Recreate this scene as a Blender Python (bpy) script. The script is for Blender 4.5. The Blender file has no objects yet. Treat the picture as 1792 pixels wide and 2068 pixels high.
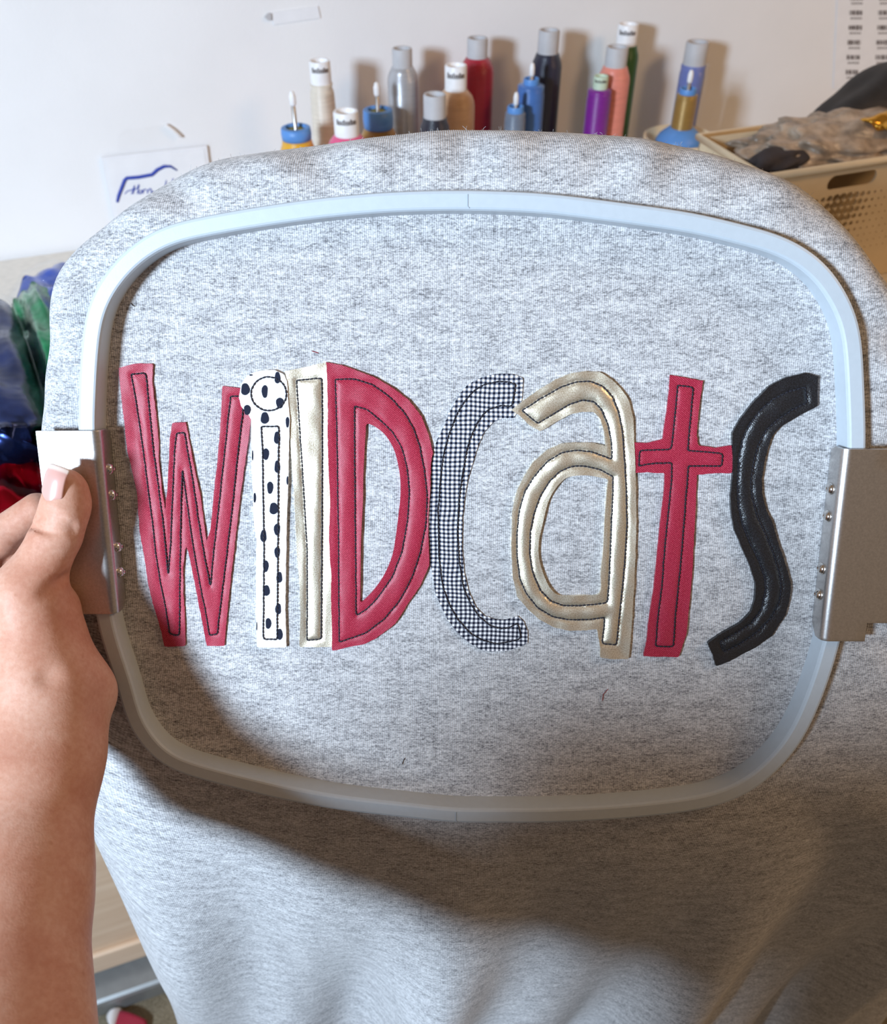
import bpy, bmesh, math, random
import numpy as np
from mathutils import Vector, Matrix
from mathutils.geometry import delaunay_2d_cdt

random.seed(7); rng = np.random.default_rng(7)
scene = bpy.context.scene
COL = scene.collection

# ------------------------------------------------------------------ camera
FPX = 1750.0                      # focal length in pixels of the 1792 x 2068 frame
PITCH = math.radians(42)          # looking down
CAM = np.array([0.0, 0.0, 1.60])
FW = np.array([0, math.cos(PITCH), -math.sin(PITCH)])
UP = np.array([0, math.sin(PITCH), math.cos(PITCH)])
RT = np.array([1.0, 0, 0])
cam_d = bpy.data.cameras.new('camera'); cam = bpy.data.objects.new('camera', cam_d); COL.objects.link(cam)
cam.location = CAM; cam.rotation_euler = (math.pi/2 - PITCH, 0, 0)
cam_d.sensor_fit = 'VERTICAL'; cam_d.sensor_height = 36; cam_d.sensor_width = 36
cam_d.lens = 36*FPX/2068
cam_d.clip_start = 0.02
cam_d.dof.use_dof = True; cam_d.dof.focus_distance = 0.42; cam_d.dof.aperture_fstop = 13.0
scene.camera = cam

# ------------------------------------------------------------------ world, lights, exposure
scene.view_settings.view_transform = 'Standard'
scene.view_settings.look = 'None'
scene.view_settings.gamma = 1.0
scene.view_settings.use_curve_mapping = False
scene.view_settings.exposure = 0.06
wd = bpy.data.worlds.new('room'); scene.world = wd; wd.use_nodes = True
wb = wd.node_tree.nodes['Background']
wb.inputs[0].default_value = (1.0, 0.70, 0.46, 1); wb.inputs[1].default_value = 0.22   # warm bounce of the room

def area_light(name, loc, target, size, size_y, power, color):
    d = bpy.data.lights.new(name, 'AREA'); d.shape = 'RECTANGLE'; d.size = size; d.size_y = size_y
    d.energy = power; d.color = color
    o = bpy.data.objects.new(name, d); COL.objects.link(o); o.location = loc
    o.rotation_euler = (Vector(target) - Vector(loc)).to_track_quat('-Z', 'Y').to_euler()
    return o
AZ, EL, LR = math.radians(41), math.radians(20.5), 1.6
HC = np.array([0.0, 0.31, 1.32])
WDIR = np.array([-math.sin(AZ)*math.cos(EL), -math.cos(AZ)*math.cos(EL), math.sin(EL)])
area_light('window_daylight', HC + LR*WDIR, HC, 0.14*LR, 0.17*LR, 20*LR*LR, (0.66, 0.82, 1.0))
area_light('warm_ceiling_lamp', (1.5, 0.3, 2.4), (0.4, 0.8, 1.1), 0.35, 0.35, 8, (1.0, 0.62, 0.32))

# ------------------------------------------------------------------ geometry helpers
def ray(px, py):
    return FW + RT*((px-896)/FPX) + UP*((1034-py)/FPX)
def at_depth(px, py, d): return CAM + ray(px, py)*d
def on_plane(px, py, P, n):
    r = ray(px, py); return CAM + r*(np.dot(np.asarray(P)-CAM, n)/np.dot(r, n))
# hoop frame: u right, v up in the hoop plane, w out of it towards the viewer
TILT = math.radians(14)
HV = math.cos(TILT)*UP - math.sin(TILT)*FW
HW = -math.cos(TILT)*FW - math.sin(TILT)*UP
HO = CAM + FW*0.42
def H(u, v, w=0.0): return HO + RT*u + HV*v + HW*w
def hp(px, py, w=0.0):
    p = on_plane(px, py, HO + HW*w, HW) - HO
    return np.array([p @ RT, p @ HV])
def hpts(pts, w=0.0): return np.array([hp(x, y, w) for x, y in pts])
def HP(px, py, w):
    q = hp(px, py, w); return H(q[0], q[1], w)

def mesh_obj(name, verts, faces, mat, parent=None, smooth=True, uvs=None):
    me = bpy.data.meshes.new(name)
    me.from_pydata([tuple(map(float, v)) for v in verts], [], [tuple(map(int, f)) for f in faces])
    if uvs is not None:
        uvs = np.asarray(uvs, dtype=np.float32)
        lay = me.uv_layers.new(name='UVMap')
        idx = np.empty(len(me.loops), dtype=np.int32); me.loops.foreach_get('vertex_index', idx)
        lay.data.foreach_set('uv', uvs[idx].ravel())
    if smooth: me.polygons.foreach_set('use_smooth', [True]*len(me.polygons))
    me.materials.append(mat); me.update()
    o = bpy.data.objects.new(name, me); COL.objects.link(o)
    if parent is not None: set_parent(o, parent)
    return o
def set_parent(o, p):
    o.parent = p
    o.matrix_parent_inverse = p_world(p).inverted()
def p_world(p):
    m = Matrix.LocRotScale(p.location, p.rotation_euler, p.scale)
    if p.parent: m = p_world(p.parent) @ p.matrix_parent_inverse @ m
    return m
def thing(name, label, cat, loc=(0, 0, 0), group=None):
    o = bpy.data.objects.new(name, None); COL.objects.link(o)
    o.location = tuple(map(float, loc)); o.empty_display_size = 0.02
    return tag(o, label, cat, group)
def tag(o, label=None, cat=None, group=None, kind=None):
    if label: o['label'] = label
    if cat: o['category'] = cat
    if group: o['group'] = group
    if kind: o['kind'] = kind
    return o
class MB:
    """collects primitives into one mesh"""
    def __init__(s): s.v = []; s.f = []
    def add(s, v, f):
        k = len(s.v); s.v += [tuple(map(float, p)) for p in v]; s.f += [tuple(i+k for i in q) for q in f]
    def box(s, o, ax, ay, az):
        o, ax, ay, az = [np.asarray(q, float) for q in (o, ax, ay, az)]
        v = [o + i*ax + j*ay + k*az for k in (0, 1) for j in (0, 1) for i in (0, 1)]
        s.add(v, [(0,2,3,1),(4,5,7,6),(0,1,5,4),(2,6,7,3),(0,4,6,2),(1,3,7,5)])
    def lathe(s, base, axis, prof, n=28):
        axis = np.asarray(axis, float); axis /= np.linalg.norm(axis)
        e1 = np.cross(axis, [0.31, 0.95, 0.05]); e1 /= np.linalg.norm(e1); e2 = np.cross(axis, e1)
        v = []; f = []
        for r, h in prof:
            for i in range(n):
                a = 2*math.pi*i/n
                v.append(np.asarray(base) + axis*h + (e1*math.cos(a) + e2*math.sin(a))*r)
        for j in range(len(prof)-1):
            for i in range(n):
                f.append((j*n+i, j*n+(i+1) % n, (j+1)*n+(i+1) % n, (j+1)*n+i))
        f.append(tuple(range(n-1, -1, -1))); f.append(tuple((len(prof)-1)*n+i for i in range(n)))
        s.add(v, f)
    def tube(s, pts, r, n=6, closed=False, flat=None):
        pts = np.asarray(pts, float); m = len(pts); v = []; f = []
        for i in range(m):
            a = pts[(i-1) % m] if (closed or i > 0) else pts[i]
            b = pts[(i+1) % m] if (closed or i < m-1) else pts[i]
            t = b-a; t /= (np.linalg.norm(t)+1e-12)
            ref = np.asarray(flat if flat is not None else ([0, 0, 1.0] if abs(t[2]) < .9 else [1.0, 0, 0]))
            e1 = np.cross(t, ref); e1 /= (np.linalg.norm(e1)+1e-12); e2 = np.cross(e1, t)
            rr = r[i] if hasattr(r, '__len__') else r
            for k in range(n):
                an = 2*math.pi*k/n
                v.append(pts[i] + (e1*math.cos(an) + e2*math.sin(an))*rr)
        for i in range(m if closed else m-1):
            j = (i+1) % m
            for k in range(n): f.append((i*n+k, i*n+(k+1) % n, j*n+(k+1) % n, j*n+k))
        if not closed:
            f.append(tuple(range(n-1, -1, -1))); f.append(tuple((m-1)*n+k for k in range(n)))
        s.add(v, f)
    def build(s, name, mat, parent=None, smooth=False, bevel=0):
        o = mesh_obj(name, s.v, s.f, mat, parent, smooth)
        if bevel:
            b = o.modifiers.new('bevel', 'BEVEL'); b.width = bevel; b.segments = 2; b.limit_method = 'ANGLE'
        return o

def resample(P, n, closed=True):
    P = np.asarray(P, float); Q = np.vstack([P, P[:1]]) if closed else P
    s = np.concatenate([[0], np.cumsum(np.linalg.norm(np.diff(Q, axis=0), axis=1))])
    t = np.linspace(0, s[-1], n+1)[:-1] if closed else np.linspace(0, s[-1], n)
    return np.stack([np.interp(t, s, Q[:, k]) for k in range(Q.shape[1])], 1)
def catmull(P, k=8, closed=True):
    P = np.asarray(P, float); n = len(P); out = []
    for i in range(n if closed else n-1):
        g = lambda j: P[j % n] if closed else P[min(max(j, 0), n-1)]
        p0, p1, p2, p3 = g(i-1), g(i), g(i+1), g(i+2)
        for t in np.arange(k)/k:
            out.append(0.5*((2*p1) + (-p0+p2)*t + (2*p0-5*p1+4*p2-p3)*t*t + (-p0+3*p1-3*p2+p3)*t**3))
    if not closed: out.append(P[-1])
    return np.array(out)
def length(P, closed=True):
    Q = np.vstack([P, P[:1]]) if closed else P
    return np.linalg.norm(np.diff(Q, axis=0), axis=1).sum()
def smooth_closed(P, it):
    for _ in range(it): P = 0.5*P + 0.25*(np.roll(P, 1, 0) + np.roll(P, -1, 0))
    return P
def inward_normals(P):
    t = np.roll(P, -1, 0) - np.roll(P, 1, 0); t /= np.linalg.norm(t, axis=1)[:, None]
    n = np.stack([t[:, 1], -t[:, 0]], 1)
    if np.mean(np.sum(n*(P.mean(0)-P), axis=1)) < 0: n = -n
    return n
def inside(pts, poly):
    x, y = pts[:, 0], pts[:, 1]; c = np.zeros(len(pts), bool); n = len(poly)
    for i in range(n):
        x1, y1 = poly[i]; x2, y2 = poly[(i+1) % n]
        if y1 == y2: continue
        c ^= ((y1 > y) != (y2 > y)) & (x < (x2-x1)*(y-y1)/(y2-y1)+x1)
    return c
def seg_dist(pts, A, B):
    d = np.full(len(pts), 1e9)
    for a, b in zip(A, B):
        ab = b-a; t = np.clip(((pts-a) @ ab)/(ab @ ab+1e-15), 0, 1)
        d = np.minimum(d, np.linalg.norm(pts - a - t[:, None]*ab, axis=1))
    return d

# ------------------------------------------------------------------ materials
class NT:
    def __init__(s, name):
        s.m = bpy.data.materials.new(name); s.m.use_nodes = True; s.t = s.m.node_tree
        s.b = s.t.nodes['Principled BSDF']; s.out = s.t.nodes['Material Output']
    def n(s, kind, **kw):
        q = s.t.nodes.new(kind)
        for k, v in kw.items():
            if k.startswith('i_'): q.inputs[k[2:].replace('_', ' ')].default_value = v
            else: setattr(q, k, v)
        return q
    def l(s, a, b): s.t.links.new(a, b)
    def coord(s, kind='UV', scale=(1, 1, 1), rot=0.0):
        c = s.n('ShaderNodeTexCoord'); m = s.n('ShaderNodeMapping'); m.inputs['Scale'].default_value = scale
        m.inputs['Rotation'].default_value = (0, 0, rot)
        s.l(c.outputs[kind], m.inputs[0]); return m.outputs[0]
    def noise(s, vec, scale=1, detail=2, rough=.5):
        q = s.n('ShaderNodeTexNoise'); q.inputs['Scale'].default_value = scale
        q.inputs['Detail'].default_value = detail; q.inputs['Roughness'].default_value = rough
        s.l(vec, q.inputs['Vector']); return q.outputs[0]
    def ramp(s, fac, stops, interp='LINEAR'):
        q = s.n('ShaderNodeValToRGB'); q.color_ramp.interpolation = interp
        e = q.color_ramp.elements
        while len(e) < len(stops): e.new(0.5)
        for k, (p, c) in enumerate(stops):
            e[k].position = p; e[k].color = (*c, 1) if len(c) == 3 else c
        s.l(fac, q.inputs[0]); return q.outputs[0]
    def mix(s, fac, a, b, mode='MIX'):
        q = s.n('ShaderNodeMix', data_type='RGBA', blend_type=mode)
        for sock, val in ((q.inputs[0], fac), (q.inputs[6], a), (q.inputs[7], b)):
            if hasattr(val, 'links') or hasattr(val, 'is_linked'): s.l(val, sock)
            else: sock.default_value = val if not isinstance(val, tuple) else (*val, 1)[:4]
        return q.outputs[2]
    def math(s, op, a, b=None, clamp=False):
        q = s.n('ShaderNodeMath', operation=op, use_clamp=clamp)
        for i, val in enumerate((a, b)):
            if val is None: continue
            if hasattr(val, 'is_linked'): s.l(val, q.inputs[i])
            else: q.inputs[i].default_value = val
        return q.outputs[0]
    def bump(s, h, strength=.3, dist=.001):
        q = s.n('ShaderNodeBump'); q.inputs['Strength'].default_value = strength; q.inputs['Distance'].default_value = dist
        s.l(h, q.inputs['Height']); s.l(q.outputs[0], s.b.inputs['Normal']); return q.outputs[0]
    def base(s, c):
        if hasattr(c, 'is_linked'): s.l(c, s.b.inputs['Base Color'])
        else: s.b.inputs['Base Color'].default_value = (*c, 1)
    def set(s, **kw):
        names = dict(rough='Roughness', metal='Metallic', spec='Specular IOR Level', sheen='Sheen Weight', trans='Transmission Weight',
                     sss='Subsurface Weight', sssr='Subsurface Radius', ssss='Subsurface Scale', coat='Coat Weight', ior='IOR', alpha='Alpha',
                     coatr='Coat Roughness', aniso='Anisotropic')
        for k, v in kw.items():
            i = s.b.inputs[names[k]]
            if hasattr(v, 'is_linked'): s.l(v, i)
            else: i.default_value = v
        return s.m
def plain(name, c, rough=.5, metal=0.0, var=0.06, scale=60, spec=.5, bump=0.0, kind='Object'):
    t = NT(name); co = t.coord(kind)
    n = t.noise(co, scale, 3)
    lo = tuple(x*(1-var) for x in c); hi = tuple(min(1, x*(1+var)) for x in c)
    t.base(t.ramp(n, [(.3, lo), (.7, hi)]))
    if bump: t.bump(t.noise(co, scale*4, 2), bump, .001)
    return t.set(rough=rough, metal=metal, spec=spec)

def m_heather():
    t = NT('heather_grey_knit')
    fib = t.noise(t.coord('UV', (900, 1500, 1)), 1, 2, .6)          # single fibres
    fib2 = t.noise(t.coord('UV', (330, 800, 1)), 1, 3, .6)           # flecks drawn along the course
    blot = t.noise(t.coord('UV', (70, 190, 1)), 1, 2, .5)            # streaky heather
    mixv = t.math('ADD', t.math('MULTIPLY', fib, .42), t.math('ADD', t.math('MULTIPLY', fib2, .42), t.math('MULTIPLY', blot, .20)))
    col = t.ramp(mixv, [(.36, (.13, .13, .14)), (.46, (.34, .34, .35)), (.54, (.55, .55, .56)), (.66, (.80, .80, .80))])
    w = t.n('ShaderNodeTexWave', wave_type='BANDS', bands_direction='X'); w.inputs['Scale'].default_value = 1.0
    w.inputs['Distortion'].default_value = .6; w.inputs['Detail'].default_value = 1
    t.l(t.coord('UV', (320, 160, 1)), w.inputs['Vector'])            # wales of the knit
    col = t.mix(.22, col, t.ramp(w.outputs[1], [(.0, (.25, .25, .26)), (.6, (1, 1, 1))]), 'MULTIPLY')
    t.base(col)
    hgt = t.math('ADD', t.math('MULTIPLY', w.outputs[1], .5), t.math('MULTIPLY', fib, .9))
    t.bump(hgt, .35, .0006)
    return t.set(rough=.95, spec=.1, sheen=.15)
def m_satin(name, c):
    t = NT(name)
    n = t.noise(t.coord('UV', (1500, 1500, 1)), 1, 2, .6)
    w = t.n('ShaderNodeTexWave', wave_type='BANDS', bands_direction='X'); w.inputs['Scale'].default_value = 1
    w.inputs['Distortion'].default_value = 1.0
    t.l(t.coord('UV', (420, 420, 1), math.radians(-50)), w.inputs['Vector'])
    v = t.math('ADD', t.math('MULTIPLY', n, .65), t.math('MULTIPLY', w.outputs[1], .3))
    t.base(t.ramp(v, [(.3, tuple(x*.62 for x in c)), (.5, c), (.72, tuple(min(1, x*1.35+.06) for x in c))]))
    big = t.noise(t.coord('UV', (60, 60, 1)), 1, 2)
    t.bump(t.math('ADD', t.math('MULTIPLY', v, .2), big), .35, .0012)
    return t.set(rough=.45, spec=.35, sheen=.12)
def m_foil():
    t = NT('champagne_foil_vinyl')
    n = t.noise(t.coord('UV', (1700, 1700, 1)), 1, 2, .6)
    t.base(t.ramp(n, [(.35, (.66, .56, .40)), (.6, (.97, .90, .74))]))
    t.bump(t.math('ADD', t.math('MULTIPLY', n, .3), t.math('MULTIPLY', t.noise(t.coord('UV', (70, 60, 1)), 1, 2), .4)), .3, .0008)
    return t.set(rough=.41, metal=.85, spec=.6)
def m_vinyl():
    t = NT('black_pebbled_vinyl')
    n = t.noise(t.coord('UV', (1500, 1500, 1)), 1, 2, .6)
    t.base(t.ramp(n, [(.4, (.006, .007, .009)), (.7, (.02, .022, .028))]))
    t.bump(t.math('ADD', t.math('MULTIPLY', n, .5), t.noise(t.coord('UV', (90, 90, 1)), 1, 2)), .45, .001)
    return t.set(rough=.3, spec=.7)
def m_gingham():
    t = NT('gingham_cotton')
    c = t.n('ShaderNodeTexCoord'); sp = t.n('ShaderNodeSeparateXYZ')
    mp = t.n('ShaderNodeMapping'); mp.inputs['Rotation'].default_value = (0, 0, .02)
    wob = t.noise(t.coord('UV', (60, 60, 1)), 1, 1)
    t.l(c.outputs['UV'], mp.inputs[0]); t.l(mp.outputs[0], sp.inputs[0])
    def stripe(s):
        q = t.math('ADD', t.math('MULTIPLY', s, 1/.00221), t.math('MULTIPLY', wob, .9))
        fr = t.math('FRACT', q)
        return t.math('SMOOTH_MIN' if False else 'GREATER_THAN', fr, .5)
    a = t.math('ADD', stripe(sp.outputs[0]), stripe(sp.outputs[1]))
    n = t.noise(t.coord('UV', (2200, 2200, 1)), 1, 2)
    v = t.math('ADD', t.math('MULTIPLY', a, .5), t.math('MULTIPLY', t.math('SUBTRACT', n, .5), .25))
    t.base(t.ramp(v, [(.12, (.87, .87, .88)), (.42, (.20, .21, .25)), (.62, (.16, .17, .21)), (.88, (.008, .01, .022))]))
    t.bump(n, .2, .0005)
    return t.set(rough=.9, spec=.15)
def m_cotton(name, c):
    t = NT(name); n = t.noise(t.coord('UV', (1600, 1600, 1)), 1, 2)
    t.base(t.ramp(n, [(.3, tuple(x*.88 for x in c)), (.7, c)])); t.bump(n, .2, .0005)
    return t.set(rough=.9, spec=.15)
def m_skin():
    t = NT('skin'); co = t.coord('Object')
    a = t.noise(co, 38, 4, .6); b = t.noise(co, 420, 3, .6); f = t.noise(co, 230, 1, .4)
    col = t.ramp(a, [(.28, (.53, .25, .17)), (.5, (.61, .33, .235)), (.72, (.67, .41, .31))])
    col = t.mix(.35, col, t.ramp(b, [(.35, (.75, .55, .45)), (.65, (1, 1, 1))]), 'MULTIPLY')
    col = t.mix(t.ramp(f, [(.70, (0, 0, 0)), (.78, (.35, .35, .35))]), col, (.42, .17, .09))
    t.base(col)
    v = t.n('ShaderNodeTexVoronoi', feature='DISTANCE_TO_EDGE'); v.inputs['Scale'].default_value = 620
    t.l(co, v.inputs['Vector'])
    t.bump(t.math('ADD', t.math('MULTIPLY', v.outputs[0], .8), b), .12, .0006)
    return t.set(rough=.55, spec=.28, sss=.12, sssr=(.6, .25, .15), ssss=.006)
def m_brushed(name, c, rough=.34):
    t = NT(name); co = t.coord('Object')
    n = t.noise(t.coord('Object', (900, 900, 900)), 1, 3, .7)
    t.base(t.ramp(n, [(.3, tuple(x*.86 for x in c)), (.7, tuple(min(1, x*1.08) for x in c))]))
    t.bump(n, .08, .0004)
    return t.set(rough=rough, metal=1.0)
def m_thread(name, c, metal=0.0, rough=.38):
    t = NT(name)
    w = t.n('ShaderNodeTexWave', wave_type='BANDS', bands_direction='Z'); w.inputs['Scale'].default_value = 190
    w.inputs['Distortion'].default_value = 2; w.inputs['Detail'].default_value = 2
    t.l(t.coord('Object'), w.inputs['Vector'])
    n = t.noise(t.coord('Object', (40, 40, 400)), 1, 2)
    v = t.math('ADD', t.math('MULTIPLY', w.outputs[1], .5), t.math('MULTIPLY', n, .5))
    t.base(t.ramp(v, [(.2, tuple(x*.7 for x in c)), (.8, tuple(min(1, x*1.12) for x in c))]))
    t.bump(w.outputs[1], .35, .0006)
    return t.set(rough=rough, spec=.6, metal=metal, sheen=.2)
def m_clear(name, tint=(1, 1, 1), gloss=.22):
    t = NT(name)
    tr = t.n('ShaderNodeBsdfTransparent'); tr.inputs[0].default_value = (*tint, 1)
    gl = t.n('ShaderNodeBsdfGlossy'); gl.inputs['Roughness'].default_value = .06
    mx = t.n('ShaderNodeMixShader')
    fr = t.n('ShaderNodeLayerWeight'); fr.inputs[0].default_value = .5
    n = t.noise(t.coord('Object'), 45, 2)
    bp = t.n('ShaderNodeBump'); bp.inputs['Strength'].default_value = .3; bp.inputs['Distance'].default_value = .004
    t.l(n, bp.inputs['Height']); t.l(bp.outputs[0], gl.inputs['Normal'])
    t.l(t.math('ADD', t.math('MULTIPLY', t.math('POWER', fr.outputs[1], 4.0), .3), gloss*.05, True), mx.inputs[0])
    t.l(tr.outputs[0], mx.inputs[1]); t.l(gl.outputs[0], mx.inputs[2]); t.l(mx.outputs[0], t.out.inputs[0])
    t.t.nodes.remove(t.b); return t.m
def m_foilsheet(name, c, rough=.22, glitter=False):
    t = NT(name); co = t.coord('Object')
    n = t.noise(co, 28, 3, .6)
    t.base(t.ramp(n, [(.3, tuple(x*.35 for x in c)), (.65, c)]))
    if glitter:
        v = t.n('ShaderNodeTexVoronoi'); v.inputs['Scale'].default_value = 260; t.l(co, v.inputs['Vector'])
        t.bump(v.outputs['Color'], .8, .003)
    else: t.bump(t.noise(co, 22, 3), .6, .01)
    return t.set(rough=rough, metal=.92)
def m_wood():
    t = NT('light_maple'); n = t.noise(t.coord('Object', (3, 3, 40)), 1.5, 4, .6)
    t.base(t.ramp(n, [(.3, (.72, .53, .37)), (.7, (.86, .69, .52))])); t.bump(n, .1, .001)
    return t.set(rough=.45)
def m_wall():
    t = NT('white_painted_wall'); co = t.coord('Object'); n = t.noise(co, 9, 3)
    t.base(t.ramp(n, [(.3, (.82, .81, .81)), (.7, (.86, .85, .85))])); t.bump(t.noise(co, 260, 3), .12, .002)
    return t.set(rough=.75, spec=.25)
def m_carpet():
    t = NT('beige_carpet'); co = t.coord('Object'); n = t.noise(co, 260, 3, .7); b = t.noise(co, 20, 3)
    v = t.math('ADD', t.math('MULTIPLY', n, .7), t.math('MULTIPLY', b, .3))
    t.base(t.ramp(v, [(.35, (.16, .13, .085)), (.65, (.40, .34, .24))])); t.bump(n, .8, .006)
    return t.set(rough=1, spec=.05)

M = dict(
    knit=m_heather(), red=m_satin('crimson_satin', (.37, .012, .043)), foil=m_foil(), vinyl=m_vinyl(), gingham=m_gingham(),
    white_cotton=m_cotton('white_cotton', (.86, .86, .88)), dot=m_cotton('navy_print', (.018, .022, .04)),
    thread_navy=plain('dark_navy_thread', (.012, .012, .022), .7), skin=m_skin(),
    ring=plain('pale_blue_grey_plastic', (.50, .565, .62), .42, var=.02, scale=300, bump=.03),
    steel=m_brushed('brushed_steel', (.62, .60, .58), .36), rivet=m_brushed('polished_rivet', (.75, .73, .70), .16),
    wall=m_wall(), carpet=m_carpet(), wood=m_wood(),
    counter=plain('cream_laminate', (.74, .70, .63), .5, scale=90), paper=plain('white_paper', (.84, .84, .86), .8, var=.02),
    cabinet=plain('off_white_cabinet', (.60, .57, .50), .5), clear=m_clear('clear_plastic'),
    blue_ink=plain('blue_ink', (.02, .05, .36), .6), ink=plain('grey_ink', (.10, .075, .07), .7),
    cream=plain('cream_plastic', (.76, .62, .42), .45, var=.03), grey_tube=plain('grey_paper_tube', (.50, .49, .50), .6),
    white_tube=plain('white_plastic_tube', (.85, .84, .84), .4), pin=m_brushed('spool_pin_steel', (.42, .40, .38), .3),
    blue_cap=plain('blue_plastic_cap', (.10, .27, .62), .45), green_cap=plain('mint_plastic_cap', (.55, .66, .50), .5),
    foam=plain('olive_foam', (.26, .23, .03), .9, var=.3, scale=300), black_cloth=plain('black_nylon', (.012, .011, .012), .6, var=.4, scale=60, bump=.3),
    dark_cloth=plain('charcoal_cloth', (.035, .03, .035), .8, var=.3), tissue=plain('crumpled_film', (.36, .28, .21), .35, var=.45, scale=55, bump=.4),
    gold=m_foilsheet('gold_foil', (.85, .45, .06), .2), bar=plain('grey_metal_bar', (.30, .32, .33), .35, metal=.4),
    shirt=plain('cotton_shirt', (.10, .11, .14), .9), denim=plain('denim', (.05, .07, .13), .9), hair=plain('hair', (.05, .03, .02), .6),
    orange_wood=plain('stained_board', (.45, .16, .05), .5, var=.2))
def m_nail():
    t = NT('natural_nail'); c = t.n('ShaderNodeTexCoord'); sp = t.n('ShaderNodeSeparateXYZ'); t.l(c.outputs['UV'], sp.inputs[0])
    t.base(t.ramp(sp.outputs[1], [(.0, (.62, .34, .28)), (.15, (.66, .37, .32)), (.84, (.66, .38, .33)), (.9, (.74, .60, .53))]))
    return t.set(rough=.28, spec=.5, coat=.25, sss=.05, ssss=.003)
M['nail'] = m_nail()

# ------------------------------------------------------------------ room (wall frame: a along the wall, n out of it)
TABLE_Z = CAM[2] - 0.52
A0 = on_plane(0, 522, (0, 0, TABLE_Z), np.array([0, 0, 1.0])); A1 = on_plane(1490, 312, (0, 0, TABLE_Z), np.array([0, 0, 1.0]))
WA = (A1-A0)/np.linalg.norm(A1-A0); WN = np.array([WA[1], -WA[0], 0.0]); WZ = np.array([0, 0, 1.0])
W0 = np.array([A0[0], A0[1], 0.0])
def W(a, q, z): return W0 + WA*a + WN*q + WZ*z            # q metres in front of the wall
def wq(px, py, q):                                          # pixel on the plane q in front of the wall -> (a, z)
    p = on_plane(px, py, W0 + WN*q, WN); return (p-W0) @ WA, p[2]
b = MB(); b.box(W(-3, -.1, 0), WA*6, WN*.1, WZ*2.7); tag(b.build('wall_back', M['wall']), kind='structure')
b = MB(); b.box((-3.5, -3.6, -.06), (7, 0, 0), (0, 6.4, 0), (0, 0, .06)); tag(b.build('floor', M['carpet']), kind='structure')

# counter and cabinets under it
QF = 0.50
b = MB(); b.box(W(-1.3, .004, TABLE_Z-.035), WA*4.0, WN*(QF+.02), WZ*.035)
o = b.build('worktop', M['counter'], bevel=.004); tag(o, 'long cream worktop along the white wall behind the hoop', 'worktop')
def cabinet(a0, width, label):
    t = thing('base_cabinet', label, 'cabinet', W(a0+width/2, QF/2, 0.07), group='cabinets under the worktop')
    ztop = TABLE_Z-.036
    b = MB(); b.box(W(a0, .01, .03), WA*width, WN*(QF-.03), WZ*(ztop-.03)); b.build('body', M['cabinet'], t)
    # framed wooden door
    z0, z1 = 0.075, 0.525; q = QF-.02
    dr = MB(); dr.box(W(a0+.005, q, z0), WA*(width-.01), WN*.012, WZ*(z1-z0)); d = dr.build('door', M['wood'], t, bevel=.002)
    fr = MB(); w = .055
    fr.box(W(a0+.005, q+.012, z0), WA*(width-.01), WN*.010, WZ*w); fr.box(W(a0+.005, q+.012, z1-w), WA*(width-.01), WN*.010, WZ*w)
    fr.box(W(a0+.005, q+.012, z0+w), WA*w, WN*.010, WZ*(z1-z0-2*w)); fr.box(W(a0+width-.005-w, q+.012, z0+w), WA*w, WN*.010, WZ*(z1-z0-2*w))
    fr.build('door_frame', M['wood'], d, bevel=.003)
    ed = MB(); ed.box(W(a0, q, z1+.003), WA*width, WN*.026, WZ*.02); ed.build('rail', M['white_tube'], t, bevel=.004)
    up = MB(); up.box(W(a0+.005, q, z1+.03), WA*(width-.01), WN*.010, WZ*(ztop-.03-z1-.05)); up.build('drawer_front', M['cabinet'], t, bevel=.002)
for k in range(4):
    cabinet(-.95+k*.72, .715, ['pale wooden cabinet left of the forearm, under the worktop', 'light wood panelled cabinet showing between forearm and hanging sweatshirt',
            'light wood cabinet hidden behind the hanging sweatshirt', 'light wood cabinet under the worktop below the cream basket'][k])
# metal bar and carpet edge under the cabinet
p0 = W(-.6, QF+.01, .055)
b = MB(); b.box(W(-.9, QF-.018, .001), WA*2.5, WN*.060, WZ*.050); o = b.build('floor_rail', M['bar'], bevel=.008)
tag(o, 'dull grey metal rail on the carpet in front of the wooden cabinet', 'rail')

# ------------------------------------------------------------------ embroidery hoop
RING_H = 0.0115
ring_px = [(155,866),(157,800),(159,737),(163,692),(168,642),(185,591),(211,549),(246,509),(286,478),(336,453),(411,436),(512,418),(637,400),(763,388),
           (860,384),(945,383),(1099,389),(1248,407),(1398,428),(1497,451),(1572,471),(1622,494),(1671,531),(1706,578),(1729,623),(1741,663),(1746,713),
           (1749,780),(1752,905),(1744,1000),(1730,1120),(1716,1220),(1699,1300),(1677,1374),(1652,1439),(1622,1499),(1582,1549),(1532,1593),(1472,1623),(1398,1641),
           (1248,1657),(1099,1664),(1000,1664),(922,1664),(843,1656),(683,1638),(569,1617),(477,1595),(396,1574),(330,1550),(282,1505),(250,1450),(237,1396),
           (210,1317),(192,1250),(178,1130),(165,1000)]
RO = smooth_closed(resample(catmull(hpts(ring_px, RING_H), 6), 360), 10)      # outer edge of the ring in hoop coordinates
RN = inward_normals(RO)
hoop = thing('embroidery_hoop', 'pale blue-grey plastic embroidery hoop with steel brackets stretching the grey sweatshirt', 'hoop', H(0, -.16, 0))
prof = [(0, -.006), (0, RING_H-.0016), (.0005, RING_H-.0005), (.0016, RING_H), (.0070, RING_H), (.0078, RING_H-.0004), (.0084, RING_H-.0015), (.0090, -.0005), (.0090, -.006)]
v = []; f = []; n = len(RO); m = len(prof)
for i in range(n):
    for off, w in prof:
        q = RO[i] + RN[i]*off; v.append(H(q[0], q[1], w))
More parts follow.
